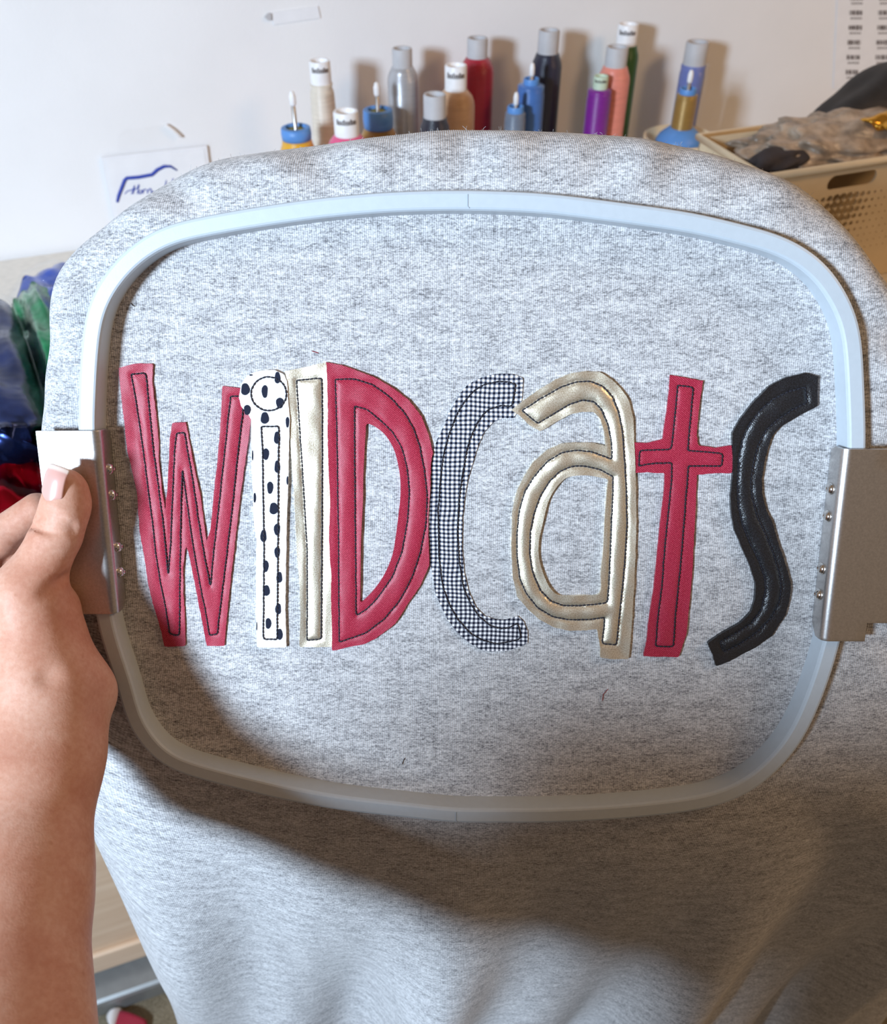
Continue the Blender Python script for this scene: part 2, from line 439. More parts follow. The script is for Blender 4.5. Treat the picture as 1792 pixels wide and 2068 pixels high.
for i in range(n):
    j = (i+1) % n
    for k in range(m): f.append((i*m+k, j*m+k, j*m+(k+1) % m, i*m+(k+1) % m))
ring = mesh_obj('ring', v, f, M['ring'], hoop)
md = ring.modifiers.new('edge', 'EDGE_SPLIT'); md.split_angle = math.radians(20)
# small engraved centre marks on the ring
for px, y0, y1, side in ((945, 392, 420, 1), (922, 1640, 1661, -1)):
    mk = MB(); mk.tube([HP(px, y0, RING_H+.00005), HP(px, y1-4, RING_H+.00005), HP(px+3, y1, RING_H+.00005)], .00022, 5)
    mk.build('centre_mark', plain('mark_groove', (.33, .40, .47), .6), ring)

def bracket(name, fold_top, fold_bot, out_px, side, riv, label, tab):
    """steel L bracket: plate over the ring, flange down the inner wall; side=-1 left, +1 right"""
    a = hp(*fold_top, RING_H+.002); c = hp(*fold_bot, RING_H+.002)
    L = np.linalg.norm(a-c); d = (c-a)/L; o2 = np.array([d[1], -d[0]])*1.0
    if o2[0]*side < 0: o2 = -o2                      # outward direction in the plane
    a = a - o2*.0024; c = c - o2*.0024
    th = .0014; top = RING_H+.0022; R = .0032; plateL = out_px
    # mid-surface profile (outward, w) from plate end to flange foot
    pr = [(plateL, top-th/2)] + [(plateL*k, top-th/2) for k in (.8, .6, .4, .2)] + [(R*1.2, top-th/2)]
    for k in range(0, 7):
        an = math.pi/2*k/6; pr.append((R - R*math.sin(an) - .0, top-th/2 - R + R*math.cos(an)))
    pr += [(0, .006), (0, .003), (0, .0012)]
    rows = [0, .012, .03, .1, .12, .14, .3, .5, .7, .86, .88, .9, .965, .985, 1]
    mbm = bmesh.new(); grid = []
    for r in rows:
        line = []
        for k, (x, w) in enumerate(pr):
            s = r*L
            if w < .0045: s = min(s, L-.0055*(1-(w-.001)/.0045)) if r > .9 else max(s, .002*(1-(w-.001)/.0045))
            q = a + d*s + o2*x
            line.append(mbm.verts.new(H(q[0], q[1], w)))
        grid.append(line)
    for i in range(len(rows)-1):
        for k in range(len(pr)-1):
            if tab and k < 2 and (rows[i+1] <= .101 or rows[i] >= .89): continue   # narrower tab beyond the plate
            mbm.faces.new((grid[i][k], grid[i+1][k], grid[i+1][k+1], grid[i][k+1]))
    for vv in [q for q in mbm.verts if not q.link_faces]: mbm.verts.remove(vv)
    bmesh.ops.recalc_face_normals(mbm, faces=mbm.faces)
    me = bpy.data.meshes.new(name); mbm.to_mesh(me); mbm.free(); me.materials.append(M['steel'])
    me.polygons.foreach_set('use_smooth', [True]*len(me.polygons))
    ob = bpy.data.objects.new(name, me); COL.objects.link(ob); set_parent(ob, hoop); ob['label'] = label
    so = ob.modifiers.new('thick', 'SOLIDIFY'); so.thickness = th; so.offset = 0
    be = ob.modifiers.new('bevel', 'BEVEL'); be.width = .0004; be.segments = 2; be.limit_method = 'ANGLE'; be.angle_limit = math.radians(50)
    for x, y in riv:
        p = hp(x, y, .0058); s = (p-a) @ d
        q = a + d*s - o2*(th/2)
        rb = MB(); rb.lathe(H(q[0], q[1], .0058), -(RT*o2[0]+HV*o2[1]), [(.0030, -.0004), (.0030, .0005), (.0027, .0011), (.0020, .0018), (.0011, .0022), (.0009, .0017), (.0002, .0016)], 16)
        rb.build('rivet', M['rivet'], ob, smooth=True)
bracket('bracket', (187,870), (225,1240), .0285, -1, [(213,947),(219,999),(230,1104),(232,1155)], 'bright steel bracket under the thumb', False)
bracket('bracket', (1717,907), (1672,1295), .034, 1, [(1685,987),(1678,1042),(1664,1148),(1657,1200)], 'brownish steel bracket with four rivets', True)

# ------------------------------------------------------------------ sweatshirt
shirt = thing('sweatshirt', 'heather grey sweatshirt stretched in the hoop with patchwork applique letters', 'sweatshirt', H(0, -.16, -.01))
NR = len(RO)
def ring_param(px, py):
    q = hp(px, py, RING_H); return int(np.argmin(np.linalg.norm(RO-q, axis=1)))
YC = 0.255                                                     # hanging cloth, metres in front of the camera
def cloth_px(px, py, y=YC): return on_plane(px, py, (0, y, 0), np.array([0, 1.0, 0]))
SW = -.020
anch = []
def A(rp, E, hang): anch.append((ring_param(*rp), np.asarray(E, float), hang))
for rp, ep in [((155,866),(98,866)),((159,737),(104,740)),((168,642),(117,640)),((176,612),(119,600)),((195,572),(113,562)),((246,509),(165,500)),((336,453),(270,420)),
               ((411,436),(352,362)),((512,418),(440,322)),((637,400),(600,300)),((763,388),(760,278)),((900,382),(905,262)),((1099,389),(1120,267)),((1248,407),(1280,277)),
               ((1398,428),(1425,307)),((1497,451),(1540,345)),((1572,471),(1628,388)),((1622,494),(1690,447)),((1671,531),(1740,520)),((1706,578),(1793,590)),
               ((1741,663),(1840,690)),((1752,900),(1880,900)),((1699,1300),(1900,1350))]:
    A(rp, HP(ep[0], ep[1], SW), 0.0)
HZ = CAM[2]
A((1652,1439), (.44, .33, HZ-.58), .5); A((1582,1549), (.52, .32, HZ-.95), 1); A((1472,1623), (.36, .27, HZ-1.0), 1)
A((1248,1657), (.18, .25, HZ-1.0), 1); A((922,1664), (.0, .235, HZ-.98), 1); A((640,1630), (-.10, .245, HZ-.90), 1); A((477,1595), (-.165, .26, HZ-.88), 1)
A((345,1556), cloth_px(385, 2200, .27), 1); A((282,1505), cloth_px(350, 2068, .265), 1); A((250,1450), cloth_px(292, 1900), 1); A((228,1370), cloth_px(240, 1715), .9); A((205,1300), cloth_px(203, 1560), .7)
A((185,1190), HP(140, 1380, SW), .2); A((170,1040), HP(105, 1100, SW), 0)
anch.sort(key=lambda q: q[0])
ks = np.array([q[0] for q in anch], float); Es = np.array([q[1] for q in anch]); Hs = np.array([q[2] for q in anch])
ks2 = np.concatenate([ks-NR, ks, ks+NR]); idx = np.arange(NR)
def wrap_interp(vals): return np.interp(idx, ks2, np.concatenate([vals]*3))
EE = np.stack([wrap_interp(Es[:, k]) for k in range(3)], 1); HG = wrap_interp(Hs)
EE = smooth_closed(EE, 6); HG = smooth_closed(HG[:, None], 10)[:, 0]
RI = RO + RN*.0092                                              # where the panel meets the ring
cen = RI.mean(0)
levels = list(np.linspace(.0, 1, 22))[1:]
verts = [H(cen[0], cen[1], 0)]; uvs = [cen]; rows = []
def add_row(P3, U):
    k = len(verts); verts.extend(P3); uvs.extend(U); rows.append(k)
for s in levels:
    q = cen + (RI-cen)*s
    add_row([H(x[0], x[1], 0.0) for x in q], q)
ROo = RO + RN*.002
add_row([H(x[0], x[1], .002) for x in ROo], ROo)
R3 = np.array([H(x[0], x[1], .004) for x in RO-RN*.0003]); outv = -(RN[:, :1]*RT + RN[:, 1:]*HV)
d2 = np.stack([(EE-R3) @ RT, (EE-R3) @ HV], 1); d2l = np.linalg.norm(d2, axis=1)[:, None]; d2n = d2/d2l
# control point: flat pillow for the rolled-back part, hanging tangent for the lower part
inpl = EE - ((EE-HO) @ HW)[:, None]*HW + .0075*HW
C_up = R3 + (inpl-R3)*.92
C_dn = R3 + outv*.07 - np.array([0, 0, .02])
CC = C_up*(1-HG[:, None]) + C_dn*HG[:, None]
NS = 40; prev = R3; arc = np.zeros((NR, 1)); ss = np.linspace(0, 1, NS)
add_row(list(R3), RO)
ring_ang = idx/NR
for s in ss[1:]:
    P = (1-s)**2*R3 + 2*s*(1-s)*CC + s*s*EE
    x = P[:, 0]; zz = P[:, 2]-HZ
    g = HG*np.clip((s-.08)/.5, 0, 1)
    drop = np.clip((-.43-zz)/.35, 0, 1)
    fold = .012*np.sin(x*38+1.4+zz*5) + .008*np.sin(x*71-.6-zz*9) + .006*np.sin(x*19+zz*14)
    fold += -.009*np.exp(-((x-(.205+.25*(zz+.55)))/.028)**2) - .018*np.exp(-((x-(-.03+.35*(zz+.7)))/.03)**2)*drop
    P = P + np.outer(g*fold*(.35+.65*drop), [0, 1, 0])
    # soft unevenness of the rolled rim
    ph = ring_ang*2*math.pi
    bumpy = (.0018*np.sin(ph*23+1)+.0014*np.sin(ph*41+2.2))*np.sin(math.pi*min(1, s*1.0))*(1-HG)
    P = P + np.outer(bumpy, HW)
    arc = arc + np.linalg.norm(P-prev, axis=1)[:, None]; prev = P
    add_row(list(P), RO + d2n*arc)
back = np.outer(1-HG, -HW) + np.outer(HG, [0, 1.0, 0]); back /= np.linalg.norm(back, axis=1)[:, None]
inw = (R3-EE); inw /= np.linalg.norm(inw, axis=1)[:, None]
for bk, iw in [(.010, .0), (.024, .003), (.042, .014), (.058, .034), (.068, .065), (.072, .10)]:
    P = prev + back*bk + inw*iw
    add_row(list(P), RO + d2n*(arc+bk+iw))
faces = [(0, rows[0]+i, rows[0]+(i+1) % NR) for i in range(NR)]
for r0, r1 in zip(rows[:-1], rows[1:]):
    for i in range(NR):
        j = (i+1) % NR; faces.append((r0+i, r1+i, r1+j, r0+j))
fab = mesh_obj('fabric', verts, faces, M['knit'], shirt, uvs=uvs)
md = fab.modifiers.new('thickness', 'SOLIDIFY'); md.thickness = .0016; md.offset = 1
# loose fuzz on the rim of the roll
b = MB()
for _ in range(900):
    i = int(rng.integers(0, NR))
    if HG[i] > .2: continue
    P = EE[i] + back[i]*rng.uniform(-.002, .006) - (EE[(i+1) % NR]-EE[i])*rng.uniform(0, 1)
    dr = -inw[i]*rng.uniform(.4, 1) + rng.normal(0, .5, 3); dr /= np.linalg.norm(dr); Ln = rng.uniform(.0008, .0026)
    b.tube([P-dr*.0006, P+dr*Ln*.5, P+dr*Ln+rng.normal(0, .0004, 3)], .00007, 3)
o = b.build('fuzz', M['knit'], shirt); o['kind'] = 'stuff'

# ---- applique letters
S1 = 400/1292; S2 = 420/1357; S3 = 460/1486; S4 = 440/1379
def cr(pts, ox, oy, s): return [(ox+x*s, oy+y*s) for x, y in pts]
c1 = lambda p: cr(p, 220, 700, S1)
c2 = lambda p: cr(p, 480, 700, S2)
c3 = lambda p: cr(p, 840, 720, S3)
c4 = lambda p: cr(p, 1240, 720, S4)
def letter(name, label, outline, holes, seams, mat, puff, layer, smooth_out=False, smooth_seam=False, groove=.0016, stitch=.00042, grid=.00105, lift=.00025):
    base = .0005 + layer*.0004
    O = hpts(outline); O = catmull(O, 5) if smooth_out else O
    Hh = [catmull(hpts(h), 5) for h in holes]
    Ss = [catmull(hpts(q), 6) if smooth_seam else hpts(q) for q in seams]
    def rs(P, step): return resample(P, max(6, int(length(P)/step)))
    O = rs(O, .0013); O = O + rng.normal(0, .00006, O.shape); Hh = [rs(h, .0013) for h in Hh]; Sr = [rs(q, .0011) for q in Ss]
    mn, mx = O.min(0), O.max(0)
    gx, gy = np.meshgrid(np.arange(mn[0], mx[0], grid), np.arange(mn[1], mx[1], grid*.866))
    gx[1::2] += grid/2
    G = np.stack([gx.ravel(), gy.ravel()], 1); ok = inside(G, O)
    for h in Hh: ok &= ~inside(G, h)
    G = G[ok]
    loops = [O]+Hh
    A_ = np.vstack(loops); B_ = np.vstack([np.roll(q, -1, 0) for q in loops])
    SA = np.vstack(Sr); SB = np.vstack([np.roll(q, -1, 0) for q in Sr])
    G = G[(seg_dist(G, A_, B_) > grid*.45)]
    G = G[(seg_dist(G, SA, SB) > grid*.40)]
    P = np.vstack([A_, SA, G]); edges = []; k = 0
    for q in loops:
        edges += [(k+i, k+(i+1) % len(q)) for i in range(len(q))]; k += len(q)
    nb = k
    res = delaunay_2d_cdt([Vector(map(float, p)) for p in P], edges, [], 0, 1e-7)
    V2 = np.array([tuple(q) for q in res[0]]); T = np.array([t for t in res[2]])
    c = V2[T].mean(1); keep = inside(c, O)
    for h in Hh: keep &= ~inside(c, h)
    T = T[keep]
    ds = seg_dist(V2, SA, SB); db = seg_dist(V2, A_, B_)
    within = np.zeros(len(V2), bool)
    for q in Sr: within ^= inside(V2, q)
    x = np.clip(ds/groove, 0, 1)
    prof_ = np.where(within, np.sqrt(np.clip(1-(1-np.clip(ds/(groove*2.6), 0, 1))**2, 0, 1)), .45*x*x*(3-2*x))
    wr = .00025*np.sin(V2[:, 0]*420+V2[:, 1]*150)*np.sin(V2[:, 1]*260-V2[:, 0]*90)
    hgt = base + puff*prof_ + np.where(within, 0, lift*np.clip(1-db/.004, 0, 1)) + (puff > .0004)*wr*np.clip(ds/groove, 0, 1)
    used = np.unique(T)
    top = np.array([H(a, b_, h_) for (a, b_), h_ in zip(V2, hgt)])
    # orient faces outwards
    e1 = V2[T[:, 1]]-V2[T[:, 0]]; e2 = V2[T[:, 2]]-V2[T[:, 0]]; cw = e1[:, 0]*e2[:, 1]-e1[:, 1]*e2[:, 0] < 0
    T[cw] = T[cw][:, ::-1]
    vs = list(top); uv = list(V2); fs = [tuple(t) for t in T]
    for q in loops:
        hq = []
        for p in q:
            i = int(np.argmin(((V2-p)**2).sum(1))); hq.append(hgt[i])
        k0 = len(vs)
        vs += [H(p[0], p[1], h_) for p, h_ in zip(q, hq)]; vs += [H(p[0], p[1], .00005) for p in q]; uv += list(q)+list(q); m_ = len(q)
        fs += [(k0+i, k0+(i+1) % m_, k0+m_+(i+1) % m_, k0+m_+i) for i in range(m_)]
    ob = mesh_obj(name, vs, fs, mat, shirt, uvs=uv); ob['label'] = label
    # run of machine stitches, one sub-part per seam
    for q in Ss:
        Ls = length(q); ns = max(8, int(Ls/.00195)); K = resample(q, ns); sb = MB()
        sh = rng.normal(0, .00007, K.shape); K = K + sh
        for i in range(ns):
            a, b_ = K[i], K[(i+1) % ns]; dd = b_-a
            p = a+dd*.03; r_ = b_-dd*.03; mid = (p+r_)/2
            zz = base+.00012
            sb.tube([H(p[0], p[1], zz-.0001), H(*(p+dd*.22), zz+.00022), H(*(r_-dd*.22), zz+.00022), H(r_[0], r_[1], zz-.0001)], [stitch*.6, stitch, stitch, stitch*.6], 5)
        sb.build('stitching', M['thread_navy'], ob, smooth=True)
    return ob, base

letter('applique_letter', 'crimson satin letter W', c1([(68,138),(180,108),(293,112),(287,220),(300,330),(316,470),(328,600),(330,740),(352,940),(372,1062),(385,940),(394,780),(402,600),(418,495),(505,490),(530,620),(570,830),(600,960),(620,1120),(640,1265),(665,1200),(682,1040),(690,930),(710,760),(728,560),(738,400),(743,255),(868,270),(935,282),(930,470),(915,600),(885,800),(855,1020),(830,1240),(800,1500),(775,1740),(757,1946),(642,1948),(620,1830),(585,1650),(550,1470),(520,1330),(510,1298),(500,1330),(488,1450),(490,1600),(500,1780),(503,1948),(366,1953),(345,1850),(300,1700),(260,1540),(235,1370),(205,1200),(190,960),(155,800),(125,680),(108,520),(90,360),(75,220)]), [],
       [c1([(150,180),(245,170),(270,430),(295,680),(325,900),(355,1130),(390,1480),(405,1300),(420,950),(430,700),(445,562),(497,560),(520,700),(550,860),(580,1080),(615,1300),(665,1560),(690,1300),(720,1040),(750,760),(775,520),(797,322),(880,322),(880,400),(865,520),(840,730),(815,980),(785,1240),(755,1490),(735,1650),(710,1870),(658,1880),(635,1730),(605,1590),(570,1400),(535,1180),(510,990),(483,800),(475,1000),(470,1300),(465,1600),(463,1880),(400,1870),(375,1710),(340,1540),(310,1350),(290,1160),(262,950),(235,730),(210,550),(185,380)])],
       M['red'], .0007, 0)
dots = [(93,183,10,5),(55,275,25,39),(183,290,18,42),(265,200,17,38),(280,365,22,35),(68,410,20,33),(182,462,24,38),(330,490,10,35),(262,590,18,40),(190,697,18,38),(263,778,16,40),(103,705,4,33),
        (217,915,18,40),(330,868,6,28),(240,1050,25,38),(117,980,7,32),(262,1187,18,38),(174,1228,18,40),(263,1335,16,35),(188,1425,17,38),(277,1497,17,35),(193,1583,20,35),(270,1703,17,35),(205,1797,17,35),(280,1868,16,36),(130,1815,3,28)]
circ = [(208+116*math.cos(a), 305+110*math.sin(a)) for a in np.linspace(0, 2*math.pi, 28, endpoint=False)]
li, lb = letter('applique_letter', 'white cotton letter i with black spots', c2([(15,330),(25,260),(50,205),(100,170),(150,155),(240,148),(310,182),(328,230),(332,330),(346,470),(342,560),(336,830),(330,1000),(325,1130),(320,1400),(315,1700),(322,1955),(130,1953),(125,1700),(125,1400),(128,1250),(108,1120),(105,900),(95,700),(93,470),(80,445),(30,390)]), [],
       [c2(circ), c2([(160,518),(275,515),(272,700),(270,1000),(268,1300),(265,1600),(262,1900),(172,1900),(175,1600),(178,1300),(172,1000),(168,700)])], M['white_cotton'], .00022, 3, lift=.0001)
b = MB()
for x, y, rx, ry in dots:
    k0 = random.uniform(0, 6)
    ps = [(x+rx*math.cos(a)*(1+.12*math.sin(3*a+k0))*(1.08 if rx > 6 else 1), y+ry*np.sign(math.sin(a))*abs(math.sin(a))**.8) for a in np.linspace(0, 2*math.pi, 14, endpoint=False)]
    q = hpts(c2(ps)); w = lb+.00036
    vv = [H(a[0], a[1], w) for a in q]+[H(a[0], a[1], lb) for a in q]
    b.add(vv, [tuple(range(13, -1, -1))]+[(i, (i+1) % 14, 14+(i+1) % 14, 14+i) for i in range(14)])
b.build('printed_spots', M['dot'], li)
letter('applique_letter', 'champagne gold foil letter l', c2([(312,158),(450,132),(582,100),(600,300),(620,800),(625,1300),(625,1955),(405,1955),(412,1760),(408,1560),(390,1350),(380,1150),(372,950),(352,720),(345,520),(335,360),(326,220)]), [],
       [c2([(388,220),(470,210),(552,205),(555,400),(555,800),(553,1200),(550,1600),(548,1905),(455,1912),(457,1600),(455,1300),(440,1050),(425,800),(405,500)])], M['foil'], .0010, 0)
letter('applique_letter', 'crimson satin letter D', c2([(582,100),(700,125),(850,180),(900,200),(1020,270),(1120,350),(1200,450),(1250,580),(1275,690),(1262,760),(1258,930),(1245,1100),(1248,1280),(1252,1420),(1190,1560),(1120,1660),(1030,1800),(900,1900),(820,1935),(720,1955),(618,1977),(620,1850),(612,1650),(615,1480),(605,1380),(598,1230),(608,1000),(598,850),(590,600),(590,350)]),
       [c2([(848,500),(930,540),(985,600),(1030,690),(1060,830),(1065,950),(1055,1060),(1035,1220),(1010,1360),(960,1480),(900,1570),(830,1645),(803,1660),(803,1620),(805,1450),(808,1250),(820,1000),(822,850),(830,680),(838,560)])],
       [c2([(640,212),(760,210),(880,245),(1000,330),(1090,430),(1150,530),(1190,650),(1220,800),(1238,960),(1230,1150),(1195,1330),(1140,1500),(1060,1650),(960,1770),(840,1860),(750,1895),(665,1920),(662,1600),(660,1250),(655,900),(650,550)]),
        c2([(765,385),(840,405),(920,465),(1010,550),(1075,660),(1110,800),(1122,950),(1110,1130),(1075,1330),(1010,1500),(910,1640),(840,1710),(775,1750),(772,1400),(768,1000),(765,600)])], M['red'], .0011, 1)
letter('applique_letter', 'black and white gingham letter c', c3([(700,140),(690,300),(640,400),(560,400),(500,430),(440,500),(400,600),(370,700),(340,800),(322,900),(305,1050),(303,1250),(315,1400),(345,1530),(390,1630),(450,1690),(530,1715),(600,1712),(665,1690),(700,1720),(730,1790),(728,1870),(690,1885),(600,1915),(500,1922),(420,1910),(340,1860),(270,1800),(210,1720),(160,1620),(125,1530),(110,1420),(92,1330),(88,1180),(80,1000),(95,800),(105,650),(135,550),(180,460),(215,370),(270,270),(330,190),(400,150),(470,122),(560,112),(640,115)]), [],
       [c3([(650,180),(640,240),(625,328),(560,318),(480,340),(440,375),(400,430),(350,540),(325,640),(300,790),(280,950),(272,1150),(285,1350),(310,1500),(350,1600),(410,1690),(480,1750),(560,1775),(620,1760),(665,1735),(685,1835),(620,1855),(530,1870),(440,1850),(360,1805),(280,1720),(220,1620),(175,1500),(150,1300),(145,1000),(160,800),(180,640),(215,510),(260,390),(310,300),(370,230),(440,185),(540,160),(610,165)])], M['gingham'], .0003, 0, lift=.0001)
letter('applique_letter', 'champagne gold foil letter a', c3([(622,345),(700,285),(800,215),(900,155),(1000,110),(1100,95),(1200,100),(1270,145),(1330,200),(1385,280),(1415,400),(1420,550),(1430,780),(1435,1000),(1432,1200),(1420,1500),(1405,1750),(1385,1965),(1290,1965),(1200,1955),(1200,1880),(1180,1770),(1100,1778),(1000,1780),(900,1760),(800,1705),(730,1640),(660,1560),(632,1440),(622,1250),(628,1000),(660,870),(710,770),(760,690),(850,610),(950,565),(1050,558),(1150,560),(1235,580),(1225,480),(1200,400),(1160,360),(1080,358),(1000,375),(900,430),(810,485),(740,445),(680,385)]),
       [c3([(1250,800),(1200,785),(1100,770),(1000,780),(940,820),(880,900),(845,1000),(820,1110),(800,1200),(800,1290),(820,1380),(860,1480),(910,1540),(960,1555),(1080,1552),(1195,1540),(1205,1400),(1220,1250),(1230,1050),(1245,850)])],
       [c3([(695,350),(800,280),(940,200),(1050,162),(1140,160),(1220,195),(1280,260),(1320,360),(1345,480),(1358,650),(1370,850),(1375,1100),(1360,1350),(1340,1550),(1320,1750),(1305,1875),(1215,1868),(1232,1695),(1130,1710),(1000,1712),(890,1690),(790,1630),(720,1540),(680,1450),(660,1300),(660,1150),(675,1000),(710,880),(770,780),(860,680),(950,625),(1050,608),(1150,620),(1278,668),(1275,560),(1255,450),(1215,350),(1160,290),(1090,280),(1000,310),(900,370),(795,435),(740,390)]),
        c3([(1285,780),(1200,735),(1100,710),(1020,712),(940,745),(870,810),(810,910),(770,1020),(745,1150),(742,1280),(760,1400),(810,1520),(880,1590),(960,1620),(1080,1620),(1180,1610),(1250,1600),(1262,1400),(1272,1150),(1282,900)])], M['foil'], .0015, 1)
letter('applique_letter', 'crimson satin letter t', c4([(353,115),(560,152),(545,250),(530,360),(520,490),(527,560),(640,575),(740,560),(748,650),(740,735),(640,735),(522,745),(515,900),(508,1050),(500,1200),(490,1400),(470,1600),(455,1750),(405,1897),(185,1890),(205,1800),(215,1680),(250,1450),(275,1200),(295,1000),(315,850),(320,735),(200,730),(108,735),(115,640),(105,540),(200,545),(305,520),(330,350),(345,220)]), [],
       [c4([(400,180),(498,190),(490,300),(475,450),(465,592),(685,610),(680,690),(468,690),(455,850),(440,1050),(420,1300),(400,1500),(385,1650),(375,1830),(262,1828),(275,1650),(300,1450),(320,1200),(340,1000),(360,800),(365,670),(260,672),(155,690),(160,592),(360,585),(375,450),(390,300)])], M['red'], .0007, 1)
letter('applique_letter', 'glossy black vinyl letter S', c4([(1280,122),(1278,310),(1200,350),(1120,395),(1045,440),(990,500),(965,580),(940,680),(928,780),(932,870),(955,960),(1000,1060),(1030,1170),(1075,1300),(1112,1430),(1105,1530),(1075,1630),(990,1760),(880,1835),(770,1895),(640,1953),(620,1880),(585,1805),(680,1740),(790,1680),(860,1610),(885,1530),(888,1430),(850,1310),(800,1200),(755,1090),(735,980),(730,880),(745,740),(745,640),(742,480),(800,380),(880,280),(980,180),(1080,130),(1200,102)]), [],
       [c4([(1205,190),(1215,290),(1130,330),(1040,390),(960,460),(910,550),(880,660),(862,780),(868,880),(900,1000),(950,1110),(1000,1230),(1040,1360),(1055,1450),(1040,1550),(990,1650),(900,1740),(780,1820),(690,1860),(668,1800),(760,1750),(870,1680),(930,1590),(955,1480),(950,1390),(910,1280),(860,1180),(810,1060),(785,950),(778,800),(785,640),(810,520),(850,430),(920,340),(1000,270),(1100,220)])], M['vinyl'], .0013, 2, groove=.0018, stitch=.00032)
# a few stray threads lying on the cloth
for pts, mt in (([(264,612),(268,617),(272,619)], 'thread_navy'), ([(630,709),(636,711),(643,713)], 'red'), ([(1217,1415),(1219,1402),(1228,1392)], 'red'), ([(812,1544),(815,1536),(818,1531)], 'thread_navy')):
    b = MB(); b.tube([HP(x, y, .0004) for x, y in pts], .00018, 4); b.build('loose_thread', M[mt], shirt)

# ------------------------------------------------------------------ person (only the left hand and forearm are in view)
class Grid:
    def __init__(s, xs, ys, zs):
        s.x, s.y, s.z = [np.asarray(q, np.float32) for q in (xs, ys, zs)]
        s.F = np.full((len(xs), len(ys), len(zs)), .06, np.float32)
    def sub(s, lo, hi):
        r = []
        for arr, a, b in ((s.x, lo[0], hi[0]), (s.y, lo[1], hi[1]), (s.z, lo[2], hi[2])):
            i = max(0, np.searchsorted(arr, a)-1); j = min(len(arr), np.searchsorted(arr, b)+2); r.append(slice(i, j))
        return tuple(r)
    def coords(s, sl):
        return s.x[sl[0]][:, None, None], s.y[sl[1]][None, :, None], s.z[sl[2]][None, None, :]
    def cap(s, a, ra, b, rb, k=.008):
        a, b = np.asarray(a, float), np.asarray(b, float); m = max(ra, rb)+k+.03
        sl = s.sub(np.minimum(a, b)-m, np.maximum(a, b)+m); X, Y, Z = s.coords(sl)
        ab = b-a; L2 = ab @ ab + 1e-12
        h = np.clip(((X-a[0])*ab[0]+(Y-a[1])*ab[1]+(Z-a[2])*ab[2])/L2, 0, 1)
        d = np.sqrt((X-a[0]-h*ab[0])**2+(Y-a[1]-h*ab[1])**2+(Z-a[2]-h*ab[2])**2) - (ra+(rb-ra)*h)
        s.blend(sl, d, k)
    def ell(s, c, r, k=.01, R=None):
        c, r = np.asarray(c, float), np.asarray(r, float); m = r.max()+k+.03
        sl = s.sub(c-m, c+m); X, Y, Z = s.coords(sl)
        P = [X-c[0], Y-c[1], Z-c[2]]
        if R is not None: P = [P[0]*R[i][0]+P[1]*R[i][1]+P[2]*R[i][2] for i in range(3)]
        q = np.sqrt((P[0]/r[0])**2+(P[1]/r[1])**2+(P[2]/r[2])**2)
        q2 = np.sqrt((P[0]/r[0]**2)**2+(P[1]/r[1]**2)**2+(P[2]/r[2]**2)**2)+1e-9
        s.blend(sl, q*(q-1)/q2, k)
    def blend(s, sl, d, k):
        F = s.F[sl]; h = np.maximum(k-np.abs(F-d), 0)/k
        s.F[sl] = np.minimum(F, d) - h*h*k*.25
    def crease(s, pts, amp, sig):
        """press a line into the surface along a 3D polyline"""
        pts = np.asarray(pts, float)
        sl = s.sub(pts.min(0)-4*sig, pts.max(0)+4*sig); X, Y, Z = s.coords(sl)
        D = np.full(s.F[sl].shape, 1e9, np.float32)
        for a, b in zip(pts[:-1], pts[1:]):
            ab = b-a; h = np.clip(((X-a[0])*ab[0]+(Y-a[1])*ab[1]+(Z-a[2])*ab[2])/(ab @ ab+1e-12), 0, 1)
            D = np.minimum(D, (X-a[0]-h*ab[0])**2+(Y-a[1]-h*ab[1])**2+(Z-a[2]-h*ab[2])**2)
        s.F[sl] += (amp*np.exp(-D/sig**2)).astype(np.float32)
    def nets(s):
        F = s.F; S = F < 0; nx, ny, nz = F.shape
        c = [S[i:nx-1+i, j:ny-1+j, k:nz-1+k] for i in (0, 1) for j in (0, 1) for k in (0, 1)]
        a_ = c[0].copy(); o_ = c[0].copy()
        for q in c[1:]: a_ &= q; o_ |= q
        act = o_ & ~a_; I = np.argwhere(act); idm = np.full(act.shape, -1, np.int64); idm[act] = np.arange(len(I))
        cx = [s.x, s.y, s.z]; acc = np.zeros((len(I), 3)); cnt = np.zeros(len(I))
        corners = [np.array(q) for q in [(i, j, k) for i in (0, 1) for j in (0, 1) for k in (0, 1)]]
        for u in range(8):
            for w in range(u+1, 8):
                if np.abs(corners[u]-corners[w]).sum() != 1: continue
                iu, iw = I+corners[u], I+corners[w]
                fu, fw = F[tuple(iu.T)], F[tuple(iw.T)]; m = (fu < 0) != (fw < 0); t = fu[m]/(fu[m]-fw[m])
                pu = np.stack([cx[q][iu[m][:, q]] for q in range(3)], 1); pw = np.stack([cx[q][iw[m][:, q]] for q in range(3)], 1)
                acc[m] += pu+(pw-pu)*t[:, None]; cnt[m] += 1
        V = acc/cnt[:, None]; Q = []
        for ax in range(3):
            sl0 = [slice(None)]*3; sl1 = [slice(None)]*3; sl0[ax] = slice(0, -1); sl1[ax] = slice(1, None)
            ch = S[tuple(sl0)] != S[tuple(sl1)]; E_ = np.argwhere(ch)
            b1, b2 = [(1, 2), (2, 0), (0, 1)][ax]
            ok = (E_[:, b1] > 0) & (E_[:, b2] > 0) & (E_[:, b1] < idm.shape[b1]) & (E_[:, b2] < idm.shape[b2]); E_ = E_[ok]
            q = []
            for d1, d2_ in ((-1, -1), (0, -1), (0, 0), (-1, 0)):
                k = E_.copy(); k[:, b1] += d1; k[:, b2] += d2_; q.append(idm[tuple(k.T)])
            q = np.stack(q, 1); flip = ~S[tuple(E_.T)]; q[flip] = q[flip][:, ::-1]; Q.append(q)
        return V, np.vstack(Q)
